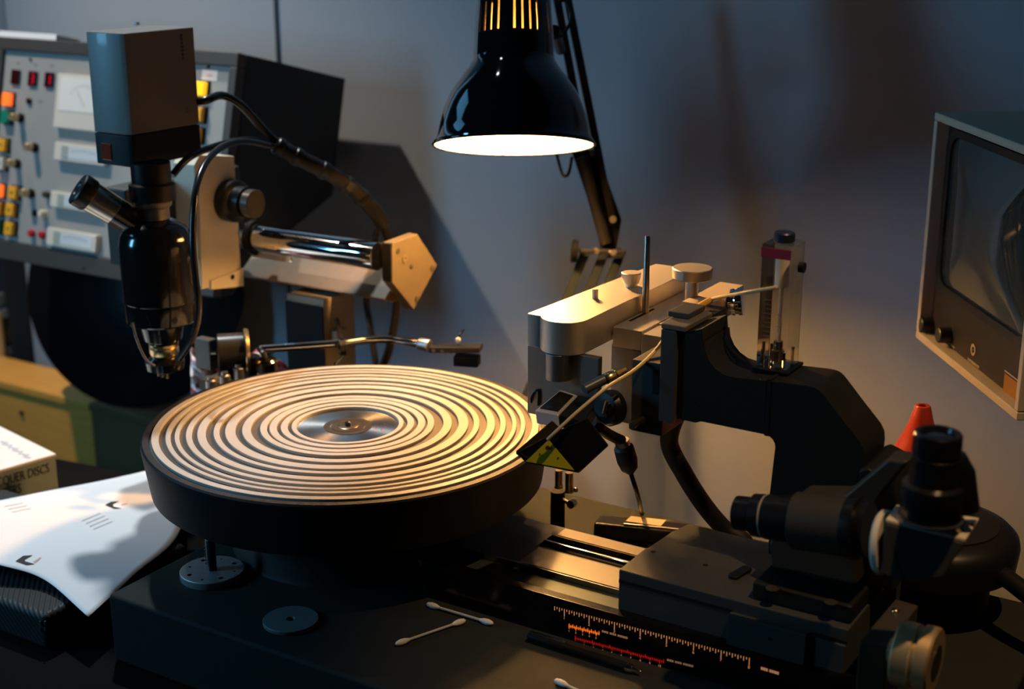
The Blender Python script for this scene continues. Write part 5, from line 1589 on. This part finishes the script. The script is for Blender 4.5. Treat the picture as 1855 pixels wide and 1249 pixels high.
printed('cube_logo', [[(28, 1018), (42, 1008), (59, 1007), (45, 1015)], [(28, 1018), (45, 1015), (45, 1018), (63, 1023), (48, 1025)],
                      [(190, 916), (201, 910), (216, 909), (204, 915)], [(190, 916), (204, 915), (206, 919), (220, 922), (207, 923)]], INK, lf)
printed('pink_mark', [[(60, 1019), (73, 1010), (74, 1012), (64, 1021)], [(219, 915), (230, 912), (231, 914), (221, 917)]], mat('print_pink', (0.75, 0.42, 0.42), 0.7), lf)
lines = []
for x0, y0, n, sl in ((8, 918, 3, -0.20), (148, 944, 4, -0.42)):
    for k in range(n):
        xa, ya = x0 + k * 7, y0 + k * 5
        lines.append([(xa, ya), (xa + 34, ya + 34 * sl), (xa + 34.5, ya + 34 * sl + 1.2), (xa + 0.5, ya + 1.4)])
printed('grey_text_lines', lines, mat('print_pale_grey', (0.62, 0.62, 0.64), 0.7), lf)
# ================================================================== small things on the plinth
def swab(px0, py0, px1, py1, label, z=PT + 0.0026, second=True):
    a, b_ = onZ(px0, py0, z), onZ(px1, py1, z)
    d = (b_ - a).normalized()
    o = thing('cotton_swab', label, 'cotton swab', V((a.x, a.y, PT)), 'cotton swabs on the lathe plinth')
    obj('stick', tube(NB(), [a, b_], 0.0011, 8), mat('swab_stick', (0.55, 0.55, 0.52), 0.5), o)
    for q, s_ in ((a, 1), (b_, -1)):
        if s_ < 0 and not second: continue
        bm = NB(); lathe(bm, q - d * s_ * 0.003, d * s_, [(0, 0.0003), (0.0015, 0.0018), (0.005, 0.0026), (0.009, 0.0024), (0.013, 0.0012)], 14)
        obj('cotton_tip', bm, mat('cotton', (0.78, 0.79, 0.76), 0.9, bump=0.4, scale=900), o)


swab(778, 1096, 888, 1129, 'cotton swab lying closest to the left end of the glowing scale')
swab(722, 1166, 838, 1126, 'cotton swab pointing away from the scale towards the dark front edge', PT + 0.0026)
swab(1010, 1235, 1105, 1278, 'cotton swab at the bottom edge below the pen')
pa, pb = onZ(958, 1153, PT + 0.0042), onZ(1160, 1217, PT + 0.0042)
pd_ = (pb - pa).normalized()
pn = thing('ballpoint_pen', 'black ballpoint pen with silver tip lying below the glowing scale', 'pen', V((pa.x, pa.y, PT)))
Lp = (pb - pa).length
bm = NB(); lathe(bm, pa, pd_, [(0, 0.0028), (0.001, 0.0036), (Lp * 0.36, 0.0038), (Lp * 0.37, 0.0034), (Lp * 0.88, 0.0036)], 20); obj('pen_barrel', bm, BLACK, pn)
bm = NB(); lathe(bm, pa + pd_ * Lp * 0.881, pd_, [(0, 0.0036), (Lp * 0.05, 0.0033), (Lp * 0.055, 0.0026), (Lp * 0.11, 0.0012), (Lp * 0.125, 0.0005)], 20); obj('pen_tip', bm, CHROME, pn, label='silver tip')
sd_ = pd_.cross(Z_).normalized(); 
bm = NB(); obox(bm, pa + pd_ * Lp * 0.18 + Z_ * 0.0044, pd_ * Lp * 0.165, sd_ * 0.0011, Z_ * 0.0005); obj('pen_clip', bm, mat('clip_blue_steel', (0.35, 0.42, 0.46), 0.25, 1.0), pn)

# dark case with tan tape behind the bed
cs = thing('tool_case', 'flat black case with a strip of tan tape, behind the bed', 'case', (0.225, 0.13, PT))
c4 = [onZ(*p_, 0.079) for p_ in ((1074, 948), (1088, 932), (1252, 948), (1232, 965))]
bm = NB(); prism(bm, [V((p_.x, p_.y, PT + 0.0004)) for p_ in c4], Z_ * 0.0155)
obj('case_body', bm, mat('case_black', (0.008, 0.008, 0.009), 0.3), cs, bevel=0.003, segs=3)
t4 = [onZ(*p_, 0.0792) for p_ in ((1133, 945), (1143, 936), (1207, 943), (1197, 954))]
bm = NB(); prism(bm, t4, Z_ * 0.0003); obj('tape_strip', bm, mat('tape_tan', (0.62, 0.50, 0.32), 0.6), cs, label='strip of tan tape')
bm = NB(); tube(bm, [onZ(1130, 950, 0.0797), onZ(1231, 960, 0.0797)], 0.0011, 8); obj('bright_edge', bm, ALU, cs)

# cables behind the cutter
hose = [V((0.300, 0.055, 0.228)), onY(1212, 800, 0.075), onY(1240, 860, 0.085), onY(1275, 915, 0.10), onY(1312, 958, 0.11), onY(1350, 985, 0.115), V((0.335, 0.118, PT + 0.0085))]
ho = obj('drive_hose', tube(NB(), hose, 0.0078, 16, 8), RUBBER, loc=hose[-1])
tag(ho, 'thick black hose running down from the suspension head behind the bed', 'hose')
ho2 = [onZ(1225, 972, PT + 0.005), onZ(1270, 963, PT + 0.005), onZ(1330, 978, PT + 0.005), onZ(1390, 1003, PT + 0.005)]
pc = [dep(1112, 790, 1.15), dep(1130, 812, 1.155), dep(1142, 855, 1.165), dep(1156, 900, 1.185), onZ(1163, 932, PT + 0.003), onZ(1185, 938, PT + 0.003)]
po = obj('head_cable', tube(NB(), [pc[1], pc[2], pc[3], pc[4]], 0.0020, 10, 8), BLACK, loc=pc[4])
tag(po, 'thin black cable with a moulded plug hanging below the cutter head', 'cable')
d = (pc[2] - pc[1])
bm = NB(); lathe(bm, pc[1] - d * 0.1, d, [(0, 0.0062), (0.002, 0.0082), (d.length * 0.6, 0.0086), (d.length * 0.95, 0.0070), (d.length * 1.15, 0.0030)], 24)
obj('plug', bm, mat('plug_olive_black', (0.030, 0.028, 0.020), 0.5), po)
bm = NB(); lathe(bm, pc[1] - d * 0.32, d, [(0, 0.0060), (d.length * 0.2, 0.0062)], 24); obj('plug_collar', bm, ALU, po)
bm = NB(); tube(bm, [dep(1085, 775, 1.13), dep(1104, 788, 1.142), pc[1] - d * 0.3], 0.0045, 12); obj('plug_socket', bm, BLACK, po)
